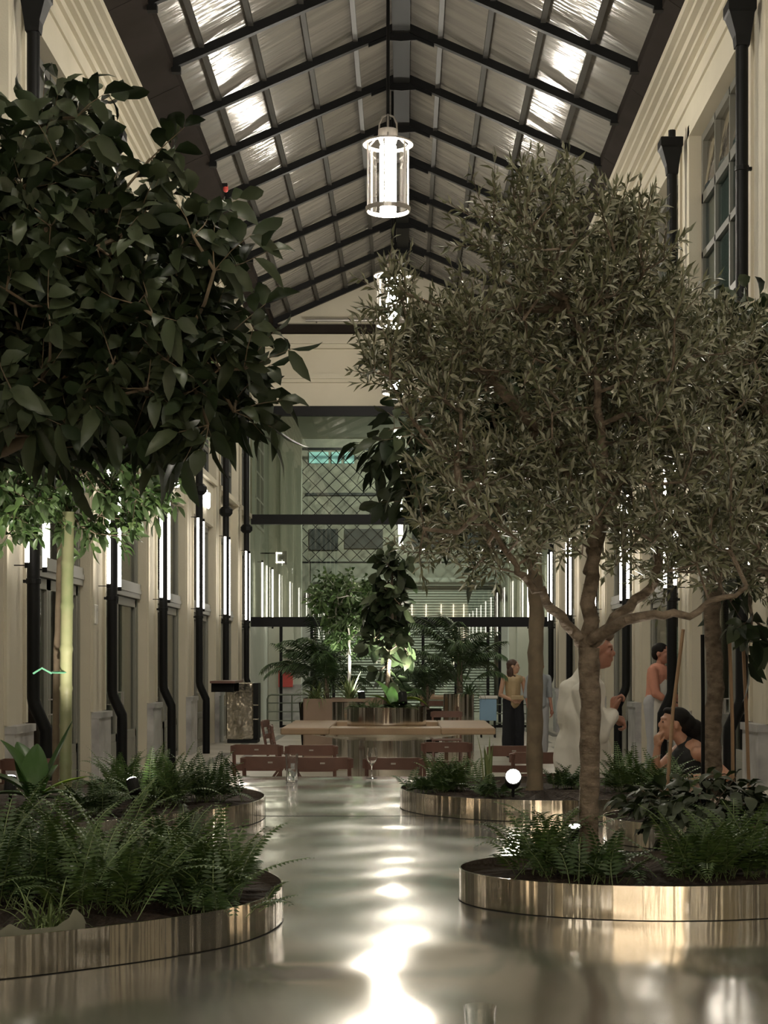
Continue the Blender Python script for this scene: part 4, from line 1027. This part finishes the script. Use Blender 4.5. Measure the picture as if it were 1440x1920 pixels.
t = planter('trough_planter', rounded(-1.56, -.10, 24.4, 25.3, (.03, .03, .03, .03), 3), 0, 1.0, 'tan rectangular trough planter with striped grasses', None, .95, mtl=CORTEN)
# small back table
bt = empty('oak_table', (.35, 30.2, 0), 0, 'small oak table farther back behind the drum planters', 'table')
MB().bevbox(-.75, .75, -.6, .6, .86, .92, .01).build('tabletop', WOOD, bt)
for sx in (-1, 1):
    for sy in (-1, 1): MB().box(sx * .65 - .03, sx * .65 + .03, sy * .5 - .03, sy * .5 + .03, 0, .86).build('leg', WOOD, bt)
t = empty('pot_dish', (.40, 29.9, .92), 0, 'low pale round pot on the farther oak table', 'pot')
MB().lathe([(.0, 0), (.15, 0), (.155, .12), (.145, .12), (.14, .02), (0, .02)], n=24).build('body', STEEL, t, smooth=True)

def chair():
    t = empty('wooden_chair')
    m = MB()
    for s in (-1, 1):
        q = MB().tube([(s * .20, -.24, 0), (s * .20, .02, .44), (s * .20, .05, .45)], .016, 6); q.build('leg', CHAIRWOOD, t)
        MB().tube([(s * .185, .22, 0), (s * .185, -.10, .44)], .016, 6).build('leg', CHAIRWOOD, t)
        MB().tube([(s * .20, .16, .42), (s * .20, .24, .84)], .017, 6).build('back_post', CHAIRWOOD, t)
    q = MB()
    for i in range(7): y = -.2 + i * .06; q.bevbox(-.20, .20, y, y + .05, .44, .46, .005)
    q.build('seat', CHAIRWOOD, t)
    for z, h in ((.76, .09), (.62, .06)):
        rings = []
        for i in range(11):
            x = -.23 + .46 * i / 10; y = .16 + (z - .42) * .19 + .025 * (1 - ((i - 5) / 5) ** 2); e = .012 if i in (0, 10) else 0
            rings.append([(x, y - .010, z + e), (x, y + .010, z + e), (x, y + .012 + .0, z + h - e), (x, y - .010, z + h - e)])
        MB().loft(rings).build('back_rail', CHAIRWOOD, t)
    MB().box(-.018, .018, .262, .266, .80, .812).build('maker_plate', LANTERN, t)
    return t
ch = chair()
GC = 'red-brown wooden chairs'
spots = [  # px of the centre, distance, heading, label
 (608, 12.25, 180, 'red-brown chair at the far table edge between carafe and wine glass'),
 (738, 12.20, 180, 'red-brown chair at the far table edge right of the wine glass'),
 (512, 12.35, 180, 'red-brown chair at the far table edge left of the carafe'),
 (488, 14.1, 178, 'red-brown chair farther back, leftmost of the row'),
 (585, 14.0, 182, 'red-brown chair farther back behind the carafe'),
 (548, 18.2, 95, 'red-brown chair turned sideways at the left end of the oak table'),
 (532, 19.6, 85, 'red-brown chair at the left end of the oak table, farther one'),
 (838, 14.5, 178, 'red-brown chair in front of the oak table right of the drum'),
 (838, 22.9, 0, 'red-brown chair behind the oak table beside the tall drum'),
 (960, 13.9, 180, 'red-brown chair behind the bright spotlight'),
 (1000, 12.9, 185, 'red-brown chair behind the smooth tree trunk'),
 (812, 28.9, 0, 'red-brown chair at the farther small oak table'),
 (70, 10.2 + 1.9, 180, 'red-brown chair at the far table edge by the left wall'),
]
for i, (px, d, rz, lab) in enumerate(spots):
    o = ch if i == 0 else copy_tree(ch); o.location = ((px - VPX) / F * d, d, 0); o.rotation_euler = (0, 0, math.radians(rz - 180 if False else rz)); tag(o, lab, 'chair', GC)

# stainless bin with black side opening
t = empty('litter_bin', ((453 - VPX) / F * 31, 31, 0), 0, 'tall stainless steel litter bin by the left wall', 'bin')
m = MB().bevbox(-.27, .25, -.3, .3, .07, 1.16, .02); m.build('body', DIMSTEEL, t)
MB().box(.25, .345, -.28, .28, .08, 1.15).build('side_panel', STEELDARK, t)
MB().box(.252, .35, -.29, -.27, .72, .74).box(.252, .35, -.29, -.27, .45, .47).build('handle_strip', DIMSTEEL, t)
MB().bevbox(-.25, .33, -.28, .28, 0, .07, .01).build('plinth', BLACKCLOTH, t)
# tubular railings in front of the end glass
def railing(x0, x1, y, label):
    t = empty('railing', (x0, y, 0), 0, label, 'railing', 'low tubular railings by the end glass'); w = x1 - x0
    MB().tube([(0, 0, 0), (0, 0, .70), (.025, 0, .775), (.09, 0, .80), (w - .09, 0, .80), (w - .025, 0, .775), (w, 0, .70), (w, 0, 0)], .02, 8).build('hoop', RAILING, t, smooth=True)
    for z in (.2, .41, .61): MB().tube([(0, 0, z), (w, 0, z)], .015, 6).build('rail', RAILING, t)
    MB().tube([(w / 2, 0, 0), (w / 2, 0, .8)], .018, 6).build('post', RAILING, t)
railing(-3.18, -2.05, 36.9, 'grey-green tubular railing left of the trough planter')
railing(1.97, 2.7, 35.5, 'grey-green tubular railing behind the standing woman')
t = empty('hose_cabinet', ((536 - VPX) / F * 42.8, 42.8, .88), 0, 'red fire hose cabinet on the pale column behind the glass', 'cabinet')
MB().bevbox(-.19, .19, -.12, 0, 0, .56, .01).build('body', RED, t); MB().box(-.17, .17, -.125, -.12, .02, .54).build('door', RED, t); MB().box(-.15, -.12, -.14, -.125, .24, .30).build('handle', IRON, t)
t = empty('blue_box', ((915 - VPX) / F * 33, 33, 0), 0, 'pale blue box on a stand behind the oak table', 'box')
MB().bevbox(-.17, .17, -.15, .15, .35, .80, .01).build('body', BLUEBOX, t); MB().bevbox(-.19, .19, -.17, .17, .80, .86, .01).build('lid', WHITEPAINT, t)
for sx in (-1, 1):
    for sy in (-1, 1): MB().box(sx * .14 - .015, sx * .14 + .015, sy * .12 - .015, sy * .12 + .015, 0, .35).build('leg', IRON, t)
t = empty('bench', (-3.12, 28.4, 0), 0, 'narrow dark wall shelf between the fourth and fifth downpipes', 'shelf')
MB().box(-.35, .10, 0, 1.4, 1.18, 1.22).build('shelf_board', CHAIRWOOD, t); MB().box(-.35, .05, .2, .24, 1.02, 1.18).build('bracket', IRON, t); MB().box(-.35, .05, 1.1, 1.14, 1.02, 1.18).build('bracket', IRON, t)
t.name = 'wall_shelf'

# plants of the middle group
frond_fern('ground_cover', (-.50, 20.0, .97), 60, .22, 'leafy ground cover on the left of the drum in the oak table', 'ground cover in the drum', FERN, 201, (10, 60), .05, .10)
frond_fern('ground_cover', (-.02, 20.0, .97), 60, .22, 'leafy ground cover on the right of the drum in the oak table', 'ground cover in the drum', FERNDK, 202, (10, 60), .05, .10)
broad_plant('broad_leaf_plant', (-.16, 20.0, .97), [(180, 60, .36, .8, 'young_lime_leaf', 1.2), (20, 65, .42, .9, B_, 1.3), (95, 80, .32, .9, B_, .6), (300, 40, .3, .9, B_, .9), (230, 30, .26, .9, B_, .9),
             (0, 50, .5, .9, 'young_lime_leaf', 1.7), (150, 75, .46, .8, B_, .8)], 'broad leaved plant lit brightly in the drum of the oak table', W=.5)
D = 20.3
tree('fiddle_leaf_fig', [P(722, 1330, D), P(735, 1180, D), P(735, 1060, D)],
     [ell(735, 1080, 30, 45, D, .2), ell(735, 1160, 38, 60, D, .25), ell(740, 1230, 32, 50, D, .25), ell(725, 1150, 32, 80, D, .25)], 46,
     'tall fig with large dark paddle leaves in the drum of the oak table', FICUSLEAF, OLIVEBARK, .03, .018, .006, .22, .15, 3, 'broad', 81, twiglen=.10, twign=2, droop=.25, twigdir=.2)
D = 24.8
tree('small_leaf_tree', [P(653, 1312, D), P(655, 1255, D), P(655, 1200, D)],
     [ell(645, 1125, 58, 48, D, .4), ell(655, 1185, 50, 34, D, .35), ell(620, 1120, 32, 40, D, .3), ell(690, 1140, 25, 45, D, .3)], 130,
     'small tree with pale slim lit trunk in the tan trough', LIGHTLEAF, WHITEPAINT, .028, .024, .005, .13, .05, 5, 'broad', 91, twiglen=.16, twign=3, droop=.3, twigdir=.1)  # white bark colour stands in for the spotlit trunk
def palm(loc, n, L, label, seed, h=.3, el=(40, 85), nrw=1.):
    r = np.random.default_rng(seed); t = empty('palm', loc, 0, label, 'palm', 'potted palms'); pos = []; dr = []; up = []; LL_ = []; st = MB()
    for i in range(n):
        a = r.uniform(0, 6.28); e = math.radians(r.uniform(*el)); l = L * r.uniform(.7, 1.1); hh = np.array([math.cos(a), math.sin(a), 0]); s = np.array([-hh[1], hh[0], 0]); p = np.array([r.normal() * .04, r.normal() * .04, r.uniform(0, h)])
        K = 26; sp = [p.copy()]; cu = r.uniform(1.0, 2.1)
        for k in range(K):
            f_ = k / K; e -= cu / K * (.2 + 1.6 * f_); d = hh * math.cos(e) + np.array([0, 0, math.sin(e)]); p = p + d * l / K; sp.append(p.copy())
            if f_ > .28:
                for sg in (-1, 1): pos.append(p.copy()); dr.append(s * sg * .8 + d * .6 - np.array([0, 0, .25])); up.append([0, 0, 1.]); LL_.append(.26 * L / 1.2 * math.sin(math.pi * min(.96, f_ * 1.0)) ** .5 * r.uniform(.8, 1.1))
        st.tube([tuple(q) for q in sp[::3]], .007, 4, caps=False)
    leaves('fronds', PALMLEAF, pos, dr, up, LL_, .026, t, 'small', .35); st.build('stalks', PALMLEAF, t)
    MB().tube([(0, 0, 0), (0, 0, h + .1)], [.05, .03], 8).build('trunk', OLIVEBARK, t)
palm((P(612, 1300, 25.0).x, 25.0, .94), 24, 1.15, 'dark palm behind the tan trough on the left', 301, .5, (55, 88))
palm((P(590, 1300, 26.2).x, 26.2, .86), 14, 1.1, 'arching palm farther left behind the trough', 305, .3, (45, 80))
palm(tuple(P(862, 1300, 24.6)), 30, 1.1, 'feathery palm in the tall steel drum on the right', 302, .5, (45, 88))
palm((P(800, 1290, 27.5).x, 27.5, .71), 20, 1.2, 'palm behind the drum in the oak table', 303, .4, (50, 88))
MB().lathe([(.0, 0), (.2, 0), (.26, .75), (.22, .75), (.2, .7), (0, .7)], tuple(P(800, 1290, 27.5) * Vector((1, 1, 0)) if False else (P(800, 1290, 27.5).x, 27.5, 0)), 24).build('plant_pot', FASCIA, None, smooth=True)
tag(bpy.data.objects['plant_pot'], 'dark tapered pot under the palm behind the drum', 'pot')
MB().lathe([(.0, 0), (.2, 0), (.26, .9), (.22, .9), (.2, .85), (0, .85)], (P(590, 1300, 26.2).x, 26.2, 0), 24).build('floor_pot', FASCIA, None, smooth=True)
tag(bpy.data.objects['floor_pot'], 'dark tapered pot under the arching left palm', 'pot')
grass('striped_grass', (P(592, 1312, 24.6).x, 24.6, .95), 46, .52, 'spider plant spilling over the left of the tan trough', 'striped grasses in the trough', STRIPLEAF, 401, .013, (20, 85), (1.2, 3.2))
grass('striped_grass', (P(655, 1312, 24.6).x, 24.6, .95), 34, .50, 'yellow-green striped blades beside the lit trunk in the trough', 'striped grasses in the trough', STRIPLEAF, 402, .018, (35, 85), (.3, 1.4))
grass('striped_grass', (P(880, 1300, 24.5).x, 24.5, 1.02), 30, .5, 'thin blades hanging over the tall steel drum', 'striped grasses in the trough', PALMLEAF, 403, .012, (20, 80), (1.2, 3.4))
spot((P(678, 1312, 24.5).x, 24.5, .95), tuple(P(655, 1150, 24.8)), .055, 'round white spotlight in front of the tan trough', 120)
spot(tuple(P(755, 1322, 19.9)), tuple(P(745, 1150, 20.6)), .055, 'bright spotlight in the drum of the oak table', 260)

# ================================================================== PEOPLE
def fuse(parts, name, m, parent, voxel=.008, smooth=3):
    """join overlapping closed shapes and remesh them into one continuous skin"""
    me = bpy.data.meshes.new(name + '_raw'); me.from_pydata(parts.v, [], parts.f); me.update()
    bm = bmesh.new(); bm.from_mesh(me); bmesh.ops.recalc_face_normals(bm, faces=bm.faces); bm.to_mesh(me); bm.free()
    tmp = bpy.data.objects.new('tmp', me); C.objects.link(tmp)
    r = tmp.modifiers.new('r', 'REMESH'); r.mode = 'VOXEL'; r.voxel_size = voxel; r.use_smooth_shade = True
    if smooth: s = tmp.modifiers.new('s', 'SMOOTH'); s.iterations = smooth; s.factor = .5
    dg = bpy.context.evaluated_depsgraph_get(); out = bpy.data.meshes.new_from_object(tmp.evaluated_get(dg)); out.name = name
    bpy.data.objects.remove(tmp); bpy.data.meshes.remove(me)
    out.materials.clear(); out.materials.append(m)
    out.polygons.foreach_set('use_smooth', [True] * len(out.polygons))
    o = bpy.data.objects.new(name, out); C.objects.link(o); o.parent = parent
    return o
def head(mb, c, yaw, H=.235, tilt=0.):
    """head shape facing yaw (radians, 0 = +x); c = centre of the skull"""
    c = Vector(c); R = Matrix.Rotation(yaw, 3, 'Z') @ Matrix.Rotation(-tilt, 3, 'Y'); T = lambda v: c + R @ Vector(v); k = H / .235
    def ball(p, r):
        b = MB().ball((0, 0, 0), r, 16, 12); mb.add([T(Vector(v) * k + Vector(p) * k) for v in b.v], b.f)
    ball((-.012, 0, .022), (.092, .074, .088)); ball((.022, 0, -.040), (.066, .056, .078)); ball((.050, 0, -.088), (.030, .030, .022))
    ball((.040, 0, -.058), (.046, .046, .040)); ball((.070, 0, .028), (.020, .050, .014)); ball((.090, 0, -.020), (.018, .012, .020)); ball((.082, 0, .004), (.012, .009, .024))
    ball((.082, 0, -.053), (.011, .022, .0065)); ball((.080, 0, -.065), (.010, .018, .0065))
    for s in (-1, 1):
        ball((.058, s * .034, -.022), (.026, .020, .022)); ball((-.004, s * .076, -.008), (.018, .010, .030)); ball((.074, s * .028, .004), (.010, .013, .008))
    return T, k
def eyes(T, k, parent):
    for s in (-1, 1):
        MB().ball(tuple(T(Vector((.081, s * .028, .003)) * k)), .006 * k, 8, 6).build('eye', EYE_M, parent, smooth=True)
def hand(mb, w, d, up, s=1., curl=.6, side=1, k=1.):
    """palm from wrist w along d; up = back of the hand; five fingers with bends"""
    w = Vector(w); d = Vector(d).normalized(); up = Vector(up); up = (up - d * up.dot(d)).normalized(); a = d.cross(up) * side
    mb.cap(w, w + d * .055 * k, .024 * k, .036 * k, 10, (1, .55) if abs(up.z) < .7 else (1, .55))
    mb.cap(w + d * .04 * k - a * .018 * k, w + d * .078 * k - a * .022 * k, .018 * k, .013 * k, 8); mb.cap(w + d * .04 * k + a * .018 * k, w + d * .078 * k + a * .022 * k, .018 * k, .013 * k, 8)
    for i, (o, L) in enumerate(((-.030, .060), (-.011, .074), (.009, .078), (.028, .070))):
        p = w + d * .080 * k + a * o * k; e = 0
        for j, f_ in enumerate((.45, .32, .25)):
            e += curl * (.7, 1.0, .8)[j]; q = p + (d * math.cos(e) - up * math.sin(e)) * L * f_ * k * 1.05; mb.cap(p, q, (.0095 - .001 * j) * k, (.0088 - .001 * j) * k, 8); p = q
    p = w + d * .022 * k + a * .030 * k; q = p + (d * .6 + a * .75 - up * .15).normalized() * .036 * k; r = q + (d * .9 + a * .1 - up * .45).normalized() * .030 * k
    mb.cap(p, q, .0125 * k, .0105 * k, 8); mb.cap(q, r, .0105 * k, .0085 * k, 8)

# --- man in the white robe-like shirt
D = 11.85; K_ = D / F
man = empty('person', (1.33, D, 0), 0, 'man in a loose white shirt standing past the table, hands raised, facing right', 'person')
o0 = Vector((1.33, D, 0)); L3 = lambda px, py, dy=0.: P(px, py, D) - o0 + Vector((0, dy, 0))
b = MB(); hc = L3(1122, 1219); T, k = head(b, hc, math.radians(-10), .278)
b.cap(hc + Vector((-.03, 0, -.08)), L3(1100, 1280), .058, .066); b.cap(L3(1098, 1300), L3(1092, 1430), .12, .13, 14)
b.cap(L3(1092, 1430), L3(1092, 1455), .13, .13, 14)
for s in (-1, 1):
    hip = Vector((-.02, s * .09, .86)); kn = Vector((.0, s * .10, .48)); an = Vector((-.04, s * .10, .09))
    b.cap(hip, kn, .085, .06); b.cap(kn, an, .058, .038); b.cap(an, an + Vector((.15, 0, -.045)), .038, .028)
    sh = L3(1092, 1292, s * .17)
    el = L3(1118, 1362, s * .20) if s < 0 else L3(1112, 1355, s * .17)
    wr = L3(1147, 1330, -.10) if s < 0 else L3(1149, 1345, .03)
    b.cap(sh, el, .05, .042); b.cap(el, wr, .040, .028)
    if s < 0: hand(b, wr, (.25, .12, 1), (-1, 0, .2), curl=1.25, side=1, k=1.15)
    else: hand(b, wr, (.75, 0, -.35), (.3, 0, 1), curl=1.2, side=-1, k=1.15)
fuse(b, 'body', SKINRED, man, .0065); eyes(T, k, man)
h = MB(); 
for p, r in (((-.030, 0, .055), (.088, .080, .070)), ((-.055, 0, .0), (.062, .078, .075)), ((.035, 0, .090), (.050, .060, .028)), ((.062, .0, .084), (.032, .052, .030)), ((.046, 0, .092), (.054, .062, .040)), ((.0, 0, .100), (.07, .07, .035))):
    q = MB().ball((0, 0, 0), r, 14, 10); h.add([T(Vector(v) * k + Vector(p) * k) for v in q.v], q.f)
hr = fuse(h, 'hair', HAIRGREY, man, .008, 1)
c_ = MB()
c_.cap(L3(1098, 1292), L3(1094, 1340), .155, .175, 16, (.95, 1.15)); c_.cap(L3(1094, 1330), L3(1092, 1400), .175, .19, 16, (.98, 1.1)); c_.cap(L3(1092, 1400), L3(1092, 1475), .20, .205, 16)
c_.cap(L3(1078, 1300), L3(1070, 1350), .115, .115, 14); c_.cap(L3(1104, 1276), L3(1092, 1290), .085, .13, 14)
for s in (-1, 1):
    sh = L3(1090, 1296, s * .17); el = L3(1114, 1366, s * .20); wr = L3(1138, 1342, -.12 if s < 0 else .04)
    c_.cap(sh, el, .095, .095); c_.cap(el, wr, .090, .070); c_.cap(L3(1110, 1375, s * .16), L3(1126, 1420, s * .14), .08, .05)
sh_ = fuse(c_, 'shirt', WHITECLOTH, man, .009, 4)
def folds(o, amp, fx, seed=0):
    me = o.data; n = len(me.vertices); co = np.zeros(n * 3); me.vertices.foreach_get('co', co); co = co.reshape(-1, 3); no = np.array([v.normal[:] for v in me.vertices])
    f_ = np.sin(co[:, 0] * fx + co[:, 2] * 9 + seed) * .6 + np.sin(co[:, 0] * fx * .55 - co[:, 2] * 17 + co[:, 1] * 20 + seed * 2) * .5 + np.sin(co[:, 2] * 30 + co[:, 0] * 24 + seed) * .3
    me.vertices.foreach_set('co', (co + no * (f_ * amp)[:, None]).reshape(-1)); me.update()
folds(sh_, .015, 34, 1)
MB().tube([L3(1104, 1272) + Vector((.075 * math.cos(a), .075 * math.sin(a), .012 * math.cos(a))) for a in np.linspace(0, 6.28, 20)], .014, 6).build('collar', WHITECLOTH, man, smooth=True)
tr = MB()
for s in (-1, 1): tr.cap((-.02, s * .09, .84), (0, s * .10, .48), .105, .085); tr.cap((0, s * .10, .48), (-.04, s * .10, .12), .085, .07)
fuse(tr, 'trousers', NAVYCLOTH, man, .012, 2)

# --- seated woman leaning on the table
D = 11.05
wo = empty('person', (2.0, D, 0), 0, 'woman with black hair and black halter top leaning on the table, hand at mouth', 'person')
o0 = Vector((2.0, D, 0)); L3 = lambda px, py, dy=0.: P(px, py, D) - o0 + Vector((0, dy, 0))
TE = TZ + .032
b = MB(); hc = L3(1262, 1357); T, k = head(b, hc, math.radians(188), .235, math.radians(8))
b.cap(hc + Vector((.03, 0, -.07)), L3(1288, 1402), .046, .052); b.cap(L3(1296, 1412), L3(1318, 1470, .1), .105, .11, 14, (1, 1.25)); b.cap(L3(1318, 1470, .1), L3(1330, 1500, .25), .11, .13, 14)
b.cap(L3(1302, 1412, -.12), L3(1290, 1408, .14), .052, .052)
pel = Vector((.10, .30, .60)); b.cap(pel + Vector((0, -.02, .12)), pel, .12, .15, 14)
for s in (-1, 1):
    kn = Vector((-.25 if s < 0 else -.12, -.02 + s * .09, .60)); b.cap(pel + Vector((s * .02, s * .09, 0)), kn, .085, .06); b.cap(kn, kn + Vector((.05, .05, -.42)), .055, .038); b.cap(kn + Vector((.05, .05, -.44)), kn + Vector((-.08, -.01, -.50)), .035, .028)
# far arm: elbow on table, fist at the mouth
sh = L3(1276, 1408, .10); el = L3(1226, 1400, -.02); el.z = TE + .012; wr = L3(1232, 1400, -.02); b.cap(sh, el, .042, .036); b.cap(el, wr, .035, .024)
hand(b, wr, (.10, 0, 1), (-1, -.2, 0), curl=1.0, side=1)
# near arm lying on the table
sh = L3(1318, 1420, -.11); el = L3(1352, 1462, -.18); el.z = TE + .01; wr = L3(1275, 1463, -.26); wr.z = TE; b.cap(sh, el, .050, .040); b.cap(el, wr, .038, .024)
hand(b, wr, (-1, .25, 0), (0, 0, 1), curl=.25, side=-1)
fuse(b, 'body', SKIN, wo, .0065); eyes(T, k, wo)
h = MB()
for p, r in (((-.030, 0, .040), (.098, .084, .082)), ((-.09, .0, .01), (.075, .08, .075)), ((-.15, 0, -.02), (.075, .07, .075)), ((-.19, 0, -.09), (.06, .06, .085)), ((-.20, 0, -.17), (.035, .045, .06)), ((.045, 0, .085), (.035, .055, .024))):
    q = MB().ball((0, 0, 0), r, 14, 10); h.add([T(Vector(v) * k + Vector(p) * k) for v in q.v], q.f)
fuse(h, 'hair', HAIRBLACK, wo, .008, 2)
c_ = MB(); c_.cap(L3(1284, 1425, -.03), L3(1304, 1470, .0), .105, .135, 14, (1.02, 1.2)); c_.cap(L3(1288, 1395), L3(1284, 1425, -.04), .058, .100); c_.cap(L3(1272, 1432, -.06), L3(1290, 1460, -.06), .075, .095); c_.cap(L3(1316, 1470, .1), L3(1330, 1500, .25), .122, .14, 14)
fuse(c_, 'halter_top', BLACKCLOTH, wo, .008, 3)
tr = MB(); tr.cap(pel + Vector((0, -.02, .10)), pel, .14, .165, 14)
for s in (-1, 1):
    kn = Vector((-.25 if s < 0 else -.12, -.02 + s * .09, .60)); tr.cap(pel + Vector((s * .02, s * .09, 0)), kn, .105, .08); tr.cap(kn, kn + Vector((.04, .04, -.34)), .08, .07)
fuse(tr, 'skirt', BLACKCLOTH, wo, .012, 2)
MB().tube([wr + Vector((.035, 0, 0)) + Vector((0, .030 * math.cos(a), .028 * math.sin(a))) for a in np.linspace(0, 6.28, 16)], .006, 6).build('bracelet', GOLD, wo, smooth=True)
t = empty('bar_stool', (2.12, D + .32, 0), 0, 'stool under the seated woman', 'stool')
MB().lathe([(.0, .395), (.17, .395), (.18, .41), (.17, .435), (0, .435)], n=24).build('seat', CHAIRWOOD, t, smooth=True); MB().lathe([(.2, 0), (.2, .01), (.03, .02), (.03, .4)], n=20).build('pedestal', IRON, t)

# --- generic standing figure
def standing(px, feet_py, d, H, label, yaw, skin, hair_m, top_m, low_m, top='shirt', low='trousers', long_hair=False, pose='clasp', lean=0., apron=False, hscale=1., hyaw=None):
    x = (px - VPX) / F * d; t = empty('person', (x, d, 0), 0, label, 'person'); k0 = H / 1.72; R = Matrix.Rotation(yaw, 3, 'Z')
    V = lambda a, b_, c: (R @ Vector((a + max(0, (c - .95)) * lean, b_, c))) * k0
    b = MB(); hc = V(.02, 0, 1.60); T, k = head(b, hc, yaw if hyaw is None else hyaw, .235 * k0 * hscale, -lean * .6)
    b.cap(hc + Vector((0, 0, -.06)), V(0, 0, 1.42), .048 * k0, .055 * k0); b.cap(V(0, -.13, 1.38), V(0, .13, 1.38), .06 * k0, .06 * k0)
    b.cap(V(0, 0, 1.34), V(0, 0, 1.05), .12 * k0, .105 * k0, 14, (1, 1)); b.cap(V(0, -.05, .96), V(0, .05, .96), .12 * k0, .12 * k0, 14)
    ar = []
    for s in (-1, 1):
        hip = V(0, s * .085, .90); kn = V(.02, s * .09, .48); an = V(-.02, s * .09, .08); b.cap(hip, kn, .085 * k0, .056 * k0); b.cap(kn, an, .054 * k0, .036 * k0); b.cap(an, an + R @ Vector((.14, 0, -.045)) * k0, .036 * k0, .027 * k0)
        sh = V(0, s * .18, 1.38)
        if pose == 'clasp': el = V(.0, s * .24, 1.10); wr = V(.17, s * .07, 1.00); hd = R @ Vector((.4, -s * .9, -.1))
        elif pose == 'down': el = V(-.02, s * .23, 1.09); wr = V(.05, s * .23, .86); hd = Vector((0, 0, -1)) + R @ Vector((.1, 0, 0))
        else: el = V(.10, s * .22, 1.10); wr = V(.28, s * .15, .98); hd = R @ Vector((.9, -s * .2, -.4))
        b.cap(sh, el, .046 * k0, .038 * k0); b.cap(el, wr, .037 * k0, .025 * k0); hand(b, wr, hd, R @ Vector((.3, s, .4)), curl=.5, side=s, k=k0); ar.append((sh, el, wr))
    fuse(b, 'body', skin, t, .009, 2); eyes(T, k, t)
    h = MB(); L_ = [((-.022, 0, .035), (.096, .083, .080)), ((-.055, 0, -.01), (.058, .078, .07))]
    if long_hair: L_ += [((-.055, 0, -.09), (.055, .085, .10)), ((-.06, .0, -.17), (.045, .09, .09)), ((-.02, .075, -.12), (.035, .03, .12)), ((-.02, -.075, -.12), (.035, .03, .12)), ((.03, -.07, -.20), (.03, .03, .07))]
    for p, r in L_:
        q = MB().ball((0, 0, 0), r, 14, 10); h.add([T(Vector(v) * k + Vector(p) * k) for v in q.v], q.f)
    fuse(h, 'hair', hair_m, t, .010, 1)
    c_ = MB(); c_.cap(V(0, -.12, 1.37), V(0, .12, 1.37), .075 * k0, .075 * k0); c_.cap(V(0, 0, 1.34), V(0, 0, 1.08), .145 * k0, .13 * k0, 14, (1, 1.12)); c_.cap(V(0, 0, 1.08), V(0, 0, .98), .13 * k0, .14 * k0, 14, (1, 1.12))
    if top == 'shirt':
        for sh, el, wr in ar: c_.cap(sh, el, .066 * k0, .056 * k0)
    if pose == 'work':
        for sh, el, wr in ar: c_.cap(el, el + (wr - el) * .35, .056 * k0, .048 * k0)
    folds(fuse(c_, top, top_m, t, .009, 3), .004, 40, 2)
    tr = MB(); tr.cap(V(0, -.06, .98), V(0, .06, .98), .13 * k0, .13 * k0)
    for s in (-1, 1):
        wide = 1.35 if low == 'wide_trousers' else 1.; tr.cap(V(0, s * .085, .92), V(.02, s * .09, .50), .108 * k0, .085 * k0 * wide); tr.cap(V(.02, s * .09, .50), V(-.01, s * .10, .17), .085 * k0 * wide, .075 * k0 * wide)
    folds(fuse(tr, low, low_m, t, .010, 3), .004, 60, 3)
    if apron:
        a_ = MB(); rr = []
        for z, w_, dd in ((1.36, .09, .15), (1.2, .13, .165), (1.0, .19, .16), (.7, .2, .17), (.50, .2, .17)):
            rr.append([V(dd * math.cos(u), 1.0 * w_ / .2 * .2 * math.sin(u) / .85, z) for u in np.linspace(-1.1, 1.1, 9)])
        a_.loft(rr, closed=False, caps=False); a_.build('apron', WHITECLOTH, t, smooth=True)
    shoes = MB()
    for s in (-1, 1): an = V(-.03, s * .09, .035); shoes.cap(an, an + R @ Vector((.17, 0, -.005)) * k0, .036 * k0, .030 * k0)
    fuse(shoes, 'shoes', BLACKCLOTH, t, .009, 1)
    return t
wm = standing(962, 1420, 26.2, 1.60, 'standing woman with long brown hair, tan top and black wide trousers', math.radians(-72), SKINPALE, HAIRBROWN, TANCLOTH, NAVYCLOTH, 'sleeveless_top', 'wide_trousers', True, 'clasp', hscale=1.12, hyaw=math.radians(-15))
q = MB().bevbox(-.11, .11, -.02, .02, -.035, .035, .008); q.build('clutch_bag', TANCLOTH, None, loc=(wm.location.x + .06, wm.location.y - .24, .98)); tag(bpy.data.objects['clutch_bag'], 'small tan clutch bag held by the standing woman', 'bag')
standing(1010, 1425, 25.2, 1.62, 'man in grey-blue shirt mostly hidden behind the smooth trunk', math.radians(-60), SKINRED, HAIRBLACK, BLUECLOTH, JEANS, 'shirt', 'trousers', False, 'down')
standing(1229, 1430, 20.9, 1.80, 'man in salmon shirt and white apron bending in a doorway at right', math.radians(-35), SKINRED, HAIRBLACK, SALMON, JEANS, 'shirt', 'trousers', False, 'work', .10, True, 1.15)
